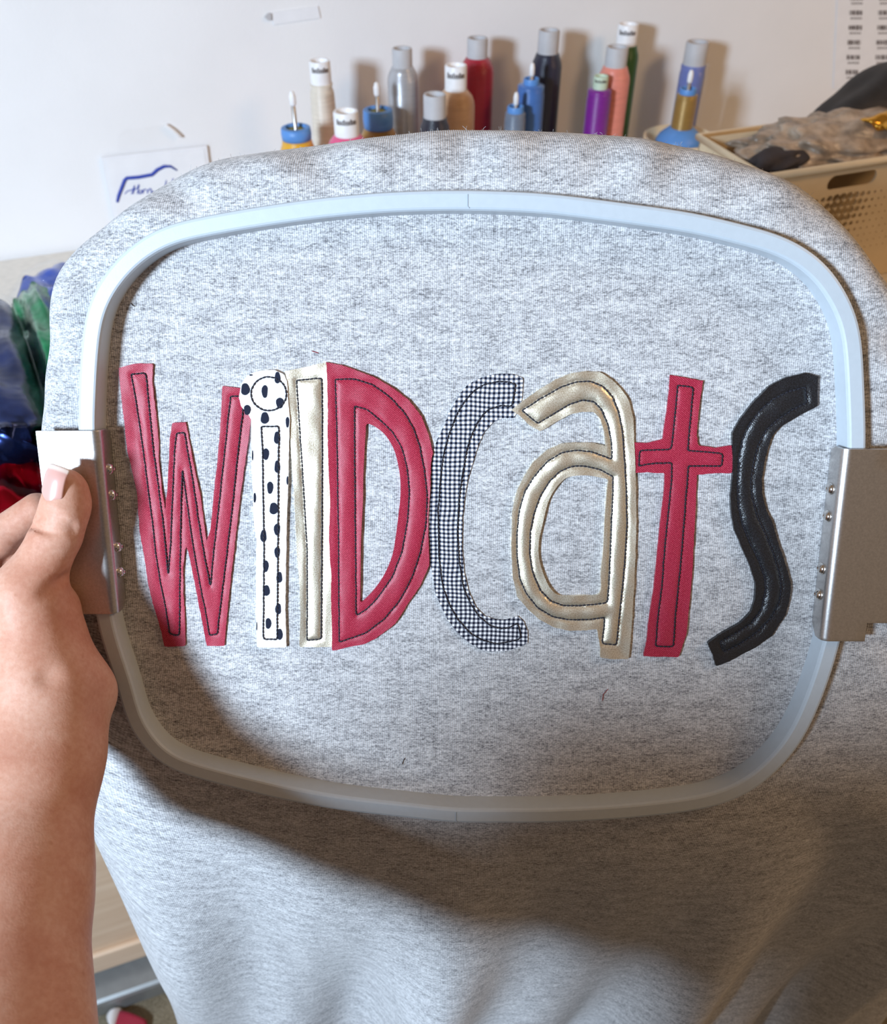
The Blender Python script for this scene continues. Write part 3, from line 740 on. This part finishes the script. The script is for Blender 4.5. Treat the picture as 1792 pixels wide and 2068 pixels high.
def axis_samples(lo, f0, f1, hi, fine, coarse):
    return np.concatenate([np.arange(lo, f0, coarse), np.arange(f0, f1, fine), np.arange(f1, hi, coarse)])
C3 = lambda x, y, z: np.array([x, y, CAM[2]+z])
TX, TY, TZ = -.15, .10, .07                                   # where the trunk stands, behind the camera
B3 = lambda x, y, z: np.array([x+TX, y+TY, CAM[2]+z+TZ*min(1, max(0, (z+1.55)/.8))])
# joints
PW = RING_H + .0022                                        # front of the bracket plate
th_tip, th_ip, th_mcp = HP(133, 986, PW+.0088), HP(114, 1080, PW+.0112), HP(56, 1200, PW+.019)
cmc = HP(88, 1390, .040); styl = HP(164, 1402, .030); wrist = HP(68, 1530, .054)
then0, then1 = HP(106, 1232, PW+.008), HP(98, 1320, .026)
fa1 = at_depth(12, 1800, .360); fa2 = at_depth(32, 2068, .318)
dirf = (fa2-wrist)/np.linalg.norm(fa2-wrist); elbow = wrist + dirf*.265
shl = B3(-.185, -.30, -.215)
G = Grid(axis_samples(-.36, -.262, -.135, .36, .0014, .012), axis_samples(-.55, .06, .345, .36, .0014, .012),
         axis_samples(-.02, CAM[2]-.41, CAM[2]-.20, CAM[2]+.26, .0014, .012))
def hand_arm(G):
    # four fingers behind the bracket, knuckles out of frame on the left
    for (k0, p0, t0, r) in (((-92,1150,.006), (0,1084,.0035), (74,1026,.0005), .0093), ((-100,1225,.002), (-8,1158,-.004), (58,1108,-.006), .0095),
                            ((-98,1300,.0), (-10,1228,-.008), (50,1188,-.012), .009), ((-85,1365,.0), (-10,1298,-.010), (40,1262,-.014), .0078)):
        a, b_, c_ = HP(*k0), HP(*p0), HP(*t0)
        G.cap(a, r*1.12, b_, r*.97, .004); G.cap(b_, r*.97, c_, r*.80, .003)
        G.cap(HP(70, 1490, .034), .015, a, r*1.25, .012)
    G.cap(cmc, .019, HP(-40, 1260, .016), .017, .012)      # body of the hand
    G.cap(wrist, .0255, cmc, .0225, .014)
    G.cap(then0, .0120, then1, .0165, .0045); G.cap(then1, .0165, styl, .0130, .010)
    G.cap(styl, .0142, HP(108, 1470, .036), .022, .010)
    G.cap(th_mcp, .0155, cmc, .0205, .012)
    G.cap(th_ip, .0107, th_mcp, .0140, .006)
    G.cap(th_tip, .0089, th_ip, .0107, .004)
    G.ell(HP(142, 1026, PW+.0080), (.0078, .012, .0080), .008)      # fleshy pad of the thumb
    # forearm, a little flattened by using two side by side bones
    for off, r0, r1 in ((RT*.006, .0235, .031), (-RT*.008, .0235, .033)):
        G.cap(wrist+off, r0, fa1+off, .0250, .014); G.cap(fa1+off, .0250, elbow+off, r1+.006, .016)
hand_arm(G)
# creases: thumb joint, thumb base fold, wrist folds
def surf(px, py, w): return HP(px, py, w)
for pts in ([(74,1047),(95,1056),(118,1058),(146,1062)], [(68,1064),(92,1072),(118,1074),(150,1074)], [(80,1036),(100,1040),(120,1046)]):
    G.crease([surf(x, y, PW+.0112+math.sqrt(max(0, .0107**2-((x-112)*.00023)**2))) for x, y in catmull(np.array(pts, float), 4, False)], .0032, .0016)
G.crease([surf(x, y, w) for x, y, w in ((128,1166,.030), (112,1182,.038), (92,1196,.044))], .003, .0028)
for pts in ([(110,1352),(150,1345),(190,1330)], [(96,1368),(140,1362),(185,1352)], [(20,1452),(70,1462),(115,1472)]):
    G.crease([surf(x, y, .060) for x, y in pts], .0030, .0040)
# rest of the body, behind the camera
hip = B3(0, -.36, -.68)
def trunk(G, inf=0.0):
    G.cap(elbow, .041+inf, shl, .050+inf, .03)
    G.cap(shl, .062+inf, B3(.185, -.33, -.215), .062+inf, .04)
    G.ell(B3(0, -.34, -.36), (.165+inf, .105+inf, .22+inf), .04); G.ell(B3(0, -.35, -.60), (.145+inf, .10+inf, .18+inf), .04)
    rs, re, rw = B3(.19, -.33, -.215), B3(.27, -.30, -.44), C3(.15, -.07, -.13)
    G.cap(rs, .052+inf, re, .042+inf, .03)
    if inf == 0:
        G.cap(re, .040, rw, .027, .02); G.cap(rw, .027, C3(.11, -.06, -.06), .022, .02)
        for q in range(4): G.cap(C3(.11, -.06, -.06), .014, C3(.075, -.055+.004*q, -.055+.02*q), .0085, .006)
        G.cap(C3(.12, -.07, -.06), .014, C3(.08, -.09, -.02), .010, .006)
def legs(G, inf=0.0):
    for sx in (-1, 1):
        G.cap(B3(sx*.085, -.36, -.72), .085+inf, B3(sx*.09, -.36, -1.12), .055+inf, .03); G.cap(B3(sx*.09, -.36, -1.12), .055+inf, B3(sx*.09, -.38, -1.50), .038+inf, .02)
        if inf == 0: G.cap(B3(sx*.09, -.39, -1.555), .040, B3(sx*.10, -.24, -1.565), .032, .03)
trunk(G); legs(G)
G.cap(B3(0, -.35, -.19), .055, B3(0, -.35, -.02), .052, .03)
G.ell(B3(0, -.345, .07), (.075, .095, .115), .02); G.ell(B3(0, -.30, .01), (.055, .055, .065), .03)
G.cap(B3(0, -.245, .06), .010, B3(0, -.232, .03), .013, .012); G.ell(B3(0, -.248, -.005), (.024, .010, .010), .012)
for sx in (-1, 1):
    G.ell(B3(sx*.078, -.345, .05), (.010, .02, .03), .008); G.ell(B3(sx*.031, -.262, .07), (.014, .009, .010), .006)
V, Q = G.nets()
person = thing('person', "person's bare left hand and forearm gripping the hoop's left steel bracket, thumb in front", 'person', (0, -.30, 0))
body = mesh_obj('body', V, Q, M['skin'], person)
md = body.modifiers.new('relax', 'SMOOTH'); md.factor = .5; md.iterations = 2
del G
# thumbnail
ax = (th_tip-th_ip); ax /= np.linalg.norm(ax)
N0 = HW*.95 - RT*.34; N0 -= ax*(N0 @ ax); N0 /= np.linalg.norm(N0); B0 = np.cross(N0, ax); B0 /= np.linalg.norm(B0)
vs = []; uv = []; fs = []; nu, nv = 15, 19; Rn = .0085; cN = th_tip + ax*.0018
for j in range(nv):
    tv = j/(nv-1); y = -.0078 + .0168*tv
    hw = .0062*(min(1, (1-(1-min(1, tv/.22))**2)**.5*.5+.5))*(1 - .06*tv)
    for i in range(nu):
        tu = -1+2*i/(nu-1); a = tu*hw/Rn
        yy = y - (.0022*(tu*tu) if tv < .25 else 0)*(1-tv*4) * -1 - .0007*tu*tu*(tv > .8)
        lift = .0095 + .00055*math.sin(math.pi*min(1, tv*1.15)) - .0016*(max(0, tv-.6)/.4)**2
        vs.append(cN + B0*math.sin(a)*Rn*1.03 + N0*(lift - Rn + Rn*math.cos(a)) + ax*yy); uv.append((i/(nu-1), tv))
for j in range(nv-1):
    for i in range(nu-1): fs.append((j*nu+i, j*nu+i+1, (j+1)*nu+i+1, (j+1)*nu+i))
nail = mesh_obj('thumbnail', vs, fs, M['nail'], person, uvs=uv)
md = nail.modifiers.new('thick', 'SOLIDIFY'); md.thickness = .0006; md.offset = 0
# clothes and hair, all behind the camera
G2 = Grid(np.arange(-.40, .40, .014), np.arange(-.56, .14, .014), np.arange(-.02, CAM[2]+.3, .014))
trunk(G2, .010)
sl = G2.F.shape
V2_, Q2_ = G2.nets()
mesh_obj('t_shirt', V2_, Q2_, M['shirt'], person)
G2.F[:] = .06; legs(G2, .012); G2.ell(B3(0, -.355, -.70), (.165, .125, .12), .03)
V2_, Q2_ = G2.nets(); mesh_obj('trousers', V2_, Q2_, M['denim'], person)
G2.F[:] = .06; G2.ell(B3(0, -.375, .095), (.092, .095, .115), .02); G2.ell(B3(0, -.43, -.06), (.10, .05, .16), .04)
V2_, Q2_ = G2.nets(); mesh_obj('hair', V2_, Q2_, M['hair'], person)
del G2

# ------------------------------------------------------------------ thread spools on the worktop
GRP = 'thread spools standing on the worktop'
def spool_at(px_top, py_top, q):
    """foot of a spool whose top axis point shows at the pixel, q metres in front of the wall"""
    a, z = wq(px_top, py_top, q); return a, z
def px2m(px, a, q, z):
    p = W(a, q, z); return px/FPX*((p-CAM) @ FW)
def spool(label, top, q, cap_w, cap_h, body_w, col, cap='grey_tube', pin=None, neck=True, metal=0.0, rough=.38, taper=1.0, text=False, ring=None, net=False, holder=True):
    a, z = wq(top[0], top[1], q)
    s = px2m(1, a, q, z)
    rc = cap_w*s/2; hc = cap_h*s*1.06; rb = body_w*s/2
    foot = W(a, q, TABLE_Z); t = thing('thread_spool', label, 'thread spool', foot, GRP)
    Ht = z-TABLE_Z; hb = Ht-hc; zb = .0
    if holder:
        zb = .010
        h = MB(); h.lathe(foot, WZ, [(.002, 0), (rb*1.10, 0), (rb*1.14, .003), (rb*1.08, .006), (.004, .007)], 28); h.build('stand_disc', M['white_tube'], t, smooth=True)
    mt = m_thread(label.split(' thread')[0].replace(' ', '_')+'_thread', col, metal, rough)
    b = MB()
    pr = [(rc*.9, zb), (rb*.96*taper, zb+.001), (rb*taper, zb+.006), (rb*(taper+1)/2, (zb+hb)/2), (rb, hb-rb*.75), (rb*.96, hb-rb*.5)]
    if neck: pr += [(rb*.86, hb-rb*.25), (rc*1.08, hb+.001), (rc*.9, hb+.002)]
    else: pr += [(rb*.97, hb-.002), (rc*.9, hb)]
    b.lathe(foot, WZ, pr, 32); b.build('thread', mt, t, smooth=True)
    c = MB(); k = rc
    c.lathe(foot, WZ, [(k*.80, hb-.012), (k, hb-.01), (k*1.0, hb), (k, Ht-.0015), (k*.95, Ht), (k*.78, Ht), (k*.74, Ht-.001), (k*.72, Ht-.010), (k*.2, Ht-.0105)], 28)
    co = c.build('core_tube', M[cap], t, smooth=True)
    co.modifiers.new('es', 'EDGE_SPLIT').split_angle = math.radians(40)
    if ring:
        r = MB(); r.lathe(foot, WZ, [(k*.9, Ht-hc*.95), (k*1.10, Ht-hc*.93), (k*1.14, Ht-hc*.5), (k*1.10, Ht-.001), (k*.95, Ht), (k*.93, Ht-.004), (k*.3, Ht-.004)], 28); r.build('collar', M[ring], t, smooth=True)
        fo = MB(); fo.lathe(foot, WZ, [(k*.3, Ht-.006), (k*.93, Ht-.005), (k*.93, Ht-.0035), (k*.3, Ht-.003)], 24); fo.build('foam_plug', M['foam'], t, smooth=True)
    if pin:
        zp = wq(pin[0], pin[1], q)[1]; rp = px2m(4.6 if not ring else 5.6, a, q, zp)
        b = MB(); b.lathe(foot, WZ, [(rp*.8, zb), (rp*.8, zp-TABLE_Z-.010), (rp*.3, zp-TABLE_Z-.009)], 12); b.build('pin', M['pin'], t, smooth=True)
        h_ = zp-TABLE_Z
        b = MB(); b.lathe(foot, WZ, [(rp*.8, h_-.016), (rp*1.15, h_-.014), (rp*1.2, h_-.006), (rp*.8, h_-.001), (rp*.2, h_)], 12); b.build('pin_tip', M['white_tube'], t, smooth=True)
    if text:                                     # illegible small dark lettering round the tube
        b = MB(); n = 9
        ang0 = math.atan2((CAM-foot)[1], (CAM-foot)[0])
        zz = Ht-hc*.42
        for i in range(n):
            an = ang0 + (i-(n-1)/2)*.19
            d = np.array([math.cos(an), math.sin(an), 0]); e = np.array([-math.sin(an), math.cos(an), 0]); hgt = hc*(.16 if i % 3 else .22)
            b.box(foot + d*(k*.99) + WZ*zz - e*k*.07, e*k*.13, d*.0005, WZ*hgt)
        b.build('lettering', M['ink'], co)
    if net:
        b = MB(); b.lathe(foot + (WA*.6-WN*.2)*.006, WZ, [(rb*1.02, zb), (rb*1.12, .03), (rb*1.10, hb*.8), (rb*1.06, hb)], 24); b.build('clear_net', M['clear'], t, smooth=True)
    return t
spool('golden yellow thread spool with blue collar, leftmost of the row', (597, 256), .17, 54, 24, 74, (.80, .40, .02), 'blue_cap', pin=(585, 184), ring='blue_cap', neck=True, taper=1.05)
spool('tall cream white thread spool with white top behind the yellow one', (645, 122), .09, 43, 42, 50, (.78, .70, .58), 'white_tube', text=True, taper=1.25)
spool('hot pink thread spool with white lettered top', (698, 224), .19, 51, 46, 88, (.85, .10, .26), 'white_tube', text=True)
spool('bronze brown thread spool with blue collar and steel pin', (763, 220), .115, 54, 36, 82, (.42, .22, .04), 'blue_cap', pin=(758, 166), ring='blue_cap')
spool('tall silver grey thread spool with plain tube top', (812, 97), .07, 41, 34, 64, (.50, .50, .52), 'grey_tube', rough=.3, metal=.35)
spool('small black thread spool with grey top in front of the tan one', (878, 190), .19, 46, 44, 62, (.014, .016, .03), 'grey_tube')
spool('tan beige thread spool with white top', (921, 131), .125, 45, 46, 80, (.60, .36, .20), 'white_tube', text=True)
spool('tall deep red thread spool with grey top', (965, 76), .06, 42, 36, 70, (.42, .006, .03), 'grey_tube')
spool('short slate grey thread spool with white pin tip', (1042, 214), .15, 34, 10, 43, (.16, .20, .27), 'blue_cap', pin=(1042, 186), neck=False)
spool('bright blue thread spool with light blue cap and white pin tip', (1074, 158), .12, 32, 10, 56, (.05, .16, .46), 'blue_cap', pin=(1074, 127), neck=False)
spool('tall black navy thread spool with grey top', (1110, 60), .07, 43, 42, 62, (.010, .013, .035), 'grey_tube')
spool('purple thread spool with mint green cap', (1215, 153), .13, 30, 22, 50, (.20, .008, .26), 'green_cap', text=True, neck=False)
spool('salmon pink thread spool with grey top beside the green one', (1248, 94), .108, 45, 36, 66, (.82, .27, .20), 'grey_tube')
spool('tall dark green thread spool with white lettered top', (1270, 48), .045, 42, 38, 58, (.02, .13, .02), 'white_tube', text=True)
spool('lavender blue thread spool with grey top in clear net, at the right end', (1410, 84), .055, 46, 38, 52, (.16, .20, .48), 'grey_tube', net=True, neck=False)
tg = spool('bronze gold thread spool with blue cap on wide blue base', (1391, 178), .145, 34, 9, 44, (.36, .21, .05), 'blue_cap', pin=(1391, 142), neck=False, metal=.3, holder=False)
# wide two-tone base under the last one
a_, z_ = wq(1391, 178, .145); ft = W(a_, .145, TABLE_Z); s_ = px2m(1, a_, .145, TABLE_Z)
zb_ = wq(1370, 285, .145)[1]-TABLE_Z
b = MB(); b.lathe(ft, WZ, [(.004, 0), (.045*1.0, 0), (.048, zb_-.014), (68*s_, zb_-.012), (69*s_, zb_+.006), (66*s_, zb_+.007), (62*s_, zb_-.004), (.004, zb_-.005)], 40)
b.build('dish', M['cream'], tg, smooth=True)
b = MB(); b.lathe(ft, WZ, [(.004, zb_-.006), (44*s_, zb_-.004), (45*s_, zb_+.001), (40*s_, zb_+.008), (24*s_, zb_+.018), (.004, zb_+.02)], 36); b.build('blue_base', M['blue_cap'], tg, smooth=True)

# ------------------------------------------------------------------ things on the wall
def wall_sheet(px_pts, th, q0, name, mat, parent=None):
    pts = [wq(x, y, q0) for x, y in px_pts]
    v = [W(a, q0, z) for a, z in pts] + [W(a, q0+th, z) for a, z in pts]; n = len(pts)
    return mesh_obj(name, v, [tuple(range(n-1, -1, -1)), tuple(range(n, 2*n))] + [(i, (i+1) % n, n+(i+1) % n, n+i) for i in range(n)], mat, parent, smooth=False)
def wall_stroke(pts, wpx, q0, name, mat, parent, smooth=True):
    P = catmull(np.array(pts, float), 6, False) if smooth else np.array(pts, float)
    b = MB(); b.tube([W(*[(a, q0, z) for a, z in [wq(x, y, q0)]][0]) for x, y in P], [px2m(w_, *([wq(pts[0][0], pts[0][1], q0)[0]]), q0, wq(pts[0][0], pts[0][1], q0)[1])/2 for w_ in np.interp(np.linspace(0, 1, len(P)), np.linspace(0, 1, len(wpx)), wpx)], 6, flat=WN)
    return b.build(name, mat, parent, smooth=True)
a_, z_ = wq(310, 480, 0); sign = thing('acrylic_sign', 'clear acrylic sign with blue outline logo and script on the wall left of the spools', 'sign', W(a_, 0, z_))
wall_sheet([(205,316),(417,293),(436,440),(236,466)], .0035, .002, 'backing_paper', M['paper'], sign)
wall_sheet([(201,311),(421,288),(441,444),(233,471)], .003, .006, 'acrylic_panel', M['clear'], sign)
pp = wall_sheet([(214,322),(412,301),(430,434),(240,460)], .0006, .0056, 'print_sheet', M['paper'], sign)
wall_stroke([(237,408),(240,395),(252,364),(256,360),(280,358),(307,353),(318,343),(332,336),(345,336),(358,344)], [5, 6.5, 7, 7, 7, 7, 7, 6.5, 5, 3], .0064, 'logo_outline', M['blue_ink'], pp, smooth=False)
# script lettering: H o r n  H
for k, st in enumerate([[(252,392),(258,386),(268,383),(271,377),(270,384),(265,392)], [(272,374),(269,392)], [(268,385),(277,380),(281,373),(277,392)],
                        [(283,384),(280,388),(283,391),(287,387),(284,383)], [(289,383),(289,391)], [(289,387),(292,383),(296,383)], [(298,383),(298,391)], [(298,387),(303,381),(306,385),(306,390),(312,386)],
                        [(330,388),(334,376),(336,364)], [(331,380),(344,372)], [(345,386),(347,372),(350,360)]]):
    wall_stroke(st, [1.5, 2.6, 1.5], .0064, 'script_stroke', M['blue_ink'], pp)
a_, z_ = wq(300, 270, 0); hook = thing('clear_wall_hook', 'clear plastic adhesive hook shining on the wall above the acrylic sign', 'hook', W(a_, 0, z_))
wall_sheet([(238,275),(250,262),(278,262),(300,258),(330,252),(345,262),(352,290),(240,304)], .0025, .001, 'strip', M['clear'], hook)
wall_stroke([(334,252),(350,264),(364,276)], [6, 8.5, 6], .006, 'hook_glint', M['white_tube'], hook)  # white stroke painted in for the glint on the clear plastic
a_, z_ = wq(592, 32, 0); tp = thing('tape_label', 'small white tape label high on the wall above the spools', 'tape', W(a_, 0, z_))
wall_sheet([(548,26),(642,12),(647,36),(553,50)], .0012, .0006, 'tape', M['paper'], tp)
wall_sheet([(534,34),(540,27),(547,26),(548,40),(540,40)], .003, .001, 'curled_end', M['grey_tube'], tp)
a_, z_ = wq(1740, 80, 0); chart = thing('barcode_chart', 'paper chart of printed bar codes on the wall above the black bag', 'chart', W(a_, 0, z_))
wall_sheet([(1694,-60),(1860,-86),(1860,190),(1683,178)], .0008, .001, 'paper', M['paper'], chart)
for cx0, cx1 in ((1738, 1722), (1796, 1780)):
    for r in range(7):
        y = -34 + r*30; cx = np.interp(y, [0, 160], [cx0-7, cx1-1])
        b = MB(); x = cx-13
        while x < cx+12:
            w_ = random.choice([1.2, 2.0, 3.2, 4.2]); hgt = random.uniform(8.5, 10)
            p = [wq(x, y-hgt/2, .0019), wq(x+w_, y-hgt/2-.3, .0019), wq(x+w_, y+hgt/2-.3, .0019), wq(x, y+hgt/2, .0019)]
            b.add([W(a, .0019, z) for a, z in p], [(0, 1, 2, 3)]); x += w_+random.choice([.6, 1.0, 1.5])
        for k in range(6):
            x = cx-11+k*4; p = [wq(x, y+9, .0019), wq(x+2.4, y+9, .0019), wq(x+2.4, y+13, .0019), wq(x, y+13, .0019)]
            b.add([W(a, .0019, z) for a, z in p], [(0, 1, 2, 3)])
        b.build('printed_barcode', M['ink'], chart)

# ------------------------------------------------------------------ perforated basket on the worktop
QB = .44
aL, zL = wq(1545, 358, QB); aR, zR = wq(1792, 318, QB)
a0b = aL + .0; wB = .36; zt = (zL+zR)/2; zb0 = TABLE_Z+.001; dB = .13
bk = thing('storage_basket', 'cream plastic perforated basket with oval handle slot at the right end of the worktop', 'basket', W(a0b+wB/2, QB-dB/2, TABLE_Z))
def panel_with_holes(w, h, holes, slot, fn, name, mat, parent, th=.0028):
    loops = [np.array([(0, 0), (w, 0), (w, h), (0, h)], float)]
    for cx, cy, r in holes: loops.append(np.array([(cx+r*math.cos(a), cy+r*math.sin(a)) for a in np.linspace(0, 2*math.pi, 12, endpoint=False)]))
    if slot is not None: loops.append(np.array(slot))
    P = np.vstack(loops); ed = []; k = 0
    for q in loops: ed += [(k+i, k+(i+1) % len(q)) for i in range(len(q))]; k += len(q)
    r = delaunay_2d_cdt([Vector(map(float, p)) for p in P], ed, [], 0, 1e-7)
    V = np.array([tuple(q) for q in r[0]]); T = np.array(list(r[2])); c = V[T].mean(1); keep = np.ones(len(T), bool)
    for q in loops[1:]: keep &= ~inside(c, q)
    T = T[keep]
    o = mesh_obj(name, [fn(x, y) for x, y in V], T, mat, parent, smooth=False)
    md = o.modifiers.new('thick', 'SOLIDIFY'); md.thickness = th; md.offset = -1
    return o
hB = zt-zb0
def front(x, y): return W(a0b+x, QB-.012*(1-y/hB), zb0+y)
sx0, sz0 = wq(1674, 372, QB); sx1, sz1 = wq(1772, 358, QB); cxs, czs = (sx0+sx1)/2-a0b, (sz0+sz1)/2-zb0; hw_ = abs(sx1-sx0)/2; hh_ = px2m(16, sx0, QB, sz0)
slot = []
for an in np.linspace(0, 2*math.pi, 32, endpoint=False):
    c_, s_2 = math.cos(an), math.sin(an)
    slot.append((cxs+np.sign(c_)*(hw_-hh_)+hh_*c_, czs+hh_*s_2))
pit = px2m(16.3, sx0, QB, sz0); holes = []
for i in range(-13, 14):
    for j in range(9):
        x = cxs+(i+.5)*pit; y = czs-hh_-pit*(1.15+j)
        if .012 < x < wB-.012 and y > .012:
            r = np.clip(.0052*math.exp(-((i+.8)/4.0)**2 - ((j-1.5)/4.0)**2)+.0008, .001, .0050); holes.append((x, y, r))
panel_with_holes(wB, hB, holes, slot, front, 'front_panel', M['cream'], bk)
for nm, o_, ax_, ay_ in (('back_panel', W(a0b, QB-dB, zb0), WA*wB, WN*.0028), ('side_panel', W(a0b, QB-dB, zb0), WA*.0028, WN*(dB-.004)), ('side_panel', W(a0b+wB-.003, QB-dB, zb0), WA*.0028, WN*(dB-.004)), ):
    b = MB(); b.box(o_, ax_, ay_, WZ*hB); b.build(nm, M['cream'], bk)
b = MB(); b.box(W(a0b, QB-dB, zb0), WA*wB, WN*(dB-.012), WZ*.003); b.build('bottom', M['cream'], bk)
rm = MB(); rm.tube([W(a0b-.002, QB+.003, zt), W(a0b+wB+.002, QB+.003, zt), W(a0b+wB+.002, QB-dB-.002, zt), W(a0b-.002, QB-dB-.002, zt)], .0045, 8, closed=True); rm.build('rim', M['cream'], bk, smooth=True)

def blob(name, c, ax, ay, az, mat, label, cat, seed, amp=.15, freq=3.0, sub=5, group=None, shear=0.0):
    bm = bmesh.new(); bmesh.ops.create_icosphere(bm, subdivisions=sub, radius=1)
    r_ = np.random.default_rng(seed); dirs = r_.normal(size=(9, 3)); dirs /= np.linalg.norm(dirs, axis=1)[:, None]; ph = r_.uniform(0, 6, 9); fr = freq*r_.uniform(.6, 2.2, 9)
    for vtx in bm.verts:
        p = np.array(vtx.co); k = 1+amp*sum(math.sin(fr[i]*(p @ dirs[i])*2+ph[i])*(.5 if i > 4 else 1)-.25*abs(math.sin(fr[i]*(p @ dirs[i])+ph[i])) for i in range(9))/3
        p = p*k; p[2] = max(p[2], -.55); p[0] += shear*(p[2]+.55)
        vtx.co = Vector(np.asarray(c)+ax*p[0]+ay*p[1]+az*p[2])
    me = bpy.data.meshes.new(name); bm.to_mesh(me); bm.free(); me.materials.append(mat); me.polygons.foreach_set('use_smooth', [True]*len(me.polygons))
    o = bpy.data.objects.new(name, me); COL.objects.link(o); return tag(o, label, cat, group)
ca = a0b+wB/2
blob('film_bag', W(a0b+.155, QB-.066, zt-.002), WA*.150, WN*.060, WZ*.030, M['tissue'], 'crumpled beige film bag lying on top of the cream basket', 'bag', 3, .13, 6.5)
gx, gz = wq(1765, 300, QB-.04)
blob('gold_foil_pack', W(gx+.03, QB-.035, zt+.026), WA*.065, WN*.026, WZ*.012, M['gold'], 'shiny gold foil packet resting in the cream basket', 'packet', 5, .25, 2.5)
gx, gz = wq(1545, 330, QB-.05)
blob('dark_cloth_scrap', W(gx+.004, QB-.03, zt+.001), WA*.040, WN*.022, WZ*.014, M['dark_cloth'], 'small dark grey cloth scrap at the left corner of the basket', 'cloth', 8, .2, 2)
gx, gz = wq(1775, 222, QB-.14)
blob('black_bag', W(gx-.035, QB-.14, gz+.010), WA*.098, WN*.05, WZ*.066, M['black_cloth'], 'black nylon bag heaped behind the basket below the bar code chart', 'bag', 11, .12, 2.2, shear=.95)

# ------------------------------------------------------------------ pouches of metallic foil at the left end of the worktop
def pouch(corner_px, hgt, foil_mat, label, seed, bulge=.03, sleeve=True):
    """clear sleeve round a curled sheet of foil; corner_px: four corners on the worktop plane"""
    c = [on_plane(x, y, (0, 0, TABLE_Z+hgt), WZ) for x, y in corner_px]
    cen_ = sum(c)/4; t = thing('foil_pouch', label, 'foil pouch', (cen_[0], cen_[1], TABLE_Z+hgt), 'foil pouches on the worktop')
    r_ = np.random.default_rng(seed); ph = r_.uniform(0, 6, 6)
    def sheet(name, mat, shrink, dz, nu=36, nv=36, thick=.0006, wr=1.0):
        vs = []; fs = []
        for j in range(nv):
            for i in range(nu):
                u, v_ = i/(nu-1), j/(nv-1); uu, vv = (u-.5)*shrink, (v_-.5)*shrink
                ru = .5*shrink; k = max(abs(uu), abs(vv))**8/(ru**8)      # rounded corners
                s = 1-.10*((abs(uu)/ru)**4*(abs(vv)/ru)**4)
                uu *= s; vv *= s; uu += .5; vv += .5
                p = (c[0]*(1-uu)+c[1]*uu)*(1-vv)+(c[3]*(1-uu)+c[2]*uu)*vv
                z = bulge*math.sin(math.pi*min(1, max(0, uu)))**.7*(.6+.4*math.sin(math.pi*min(1, max(0, vv)))) + dz
                z += wr*(.004*math.sin(9*uu+4*vv+ph[0])+.003*math.sin(17*vv-6*uu+ph[1])+.002*math.sin(23*uu+ph[2]))
                vs.append(p+WZ*z)
        for j in range(nv-1):
            for i in range(nu-1): fs.append((j*nu+i, j*nu+i+1, (j+1)*nu+i+1, (j+1)*nu+i))
        o = mesh_obj(name, vs, fs, mat, t); 
        if thick: md = o.modifiers.new('thick', 'SOLIDIFY'); md.thickness = thick; md.offset = 0
        return o, vs, nu, nv
    fo, _, _, _ = sheet('foil_sheet', foil_mat, .96, 0, thick=max(.004, hgt-.006)); fo.modifiers['thick'].offset = 1
    if sleeve:
        o, vs, nu, nv = sheet('clear_sleeve', M['clear'], 1.0, .007, thick=0, wr=.4)
        edge = [vs[i] for i in range(nu)]+[vs[j*nu+nu-1] for j in range(1, nv)]+[vs[(nv-1)*nu+i] for i in range(nu-2, -1, -1)]+[vs[j*nu] for j in range(nv-2, 0, -1)]
        b = MB(); b.tube(edge, .0016, 6, closed=True); b.build('sealed_edge', M['clear'], t, smooth=True)
pouch([(18,650),(112,536),(270,600),(200,780)], .04, m_foilsheet('blue_foil', (.01, .08, .55)), 'royal blue foil in a clear pouch beside the rolled sweatshirt edge', 21, .03)
pouch([(22,612),(110,588),(270,880),(100,905)], .06, m_foilsheet('green_foil', (.0, .26, .09)), 'emerald green foil in a clear pouch next to the hoop', 22, .028)
pouch([(-160,640),(28,606),(120,892),(-110,930)], .07, m_foilsheet('navy_foil', (.02, .035, .13)), 'dark navy foil in a clear pouch at the left edge of the picture', 23, .03)
pouch([(-90,905),(130,880),(165,1050),(-65,1090)], .02, m_foilsheet('red_glitter', (.55, .0, .02), .2, True), 'red glitter foil in a clear pouch behind the thumb', 24, .03)
# scrap of red and white fabric on the carpet
sc = thing('fabric_scrap', 'folded red and white fabric scrap on the carpet at the bottom edge', 'fabric', on_plane(265, 2075, (0, 0, .002), WZ))
for nm, pts, mt, h0 in (('red_side', [(240,2045),(300,2066),(300,2130),(225,2130)], 'red', .012), ('white_fold', [(222,2058),(246,2042),(256,2056),(232,2090)], 'white_cotton', .016)):
    q = [on_plane(x, y, (0, 0, .002), WZ) for x, y in pts]; n_ = 10; vs = []; fs = []
    for j in range(n_):
        for i in range(n_):
            u, v_ = i/(n_-1), j/(n_-1); p = (q[0]*(1-u)+q[1]*u)*(1-v_)+(q[3]*(1-u)+q[2]*u)*v_
            vs.append(p+WZ*(h0+.01*math.sin(3*u+2*v_)))
    for j in range(n_-1):
        for i in range(n_-1): fs.append((j*n_+i, j*n_+i+1, (j+1)*n_+i+1, (j+1)*n_+i))
    o = mesh_obj(nm, vs, fs, M[mt], sc, uvs=[(p[0], p[1]) for p in vs]); md = o.modifiers.new('thick', 'SOLIDIFY'); md.thickness = .002
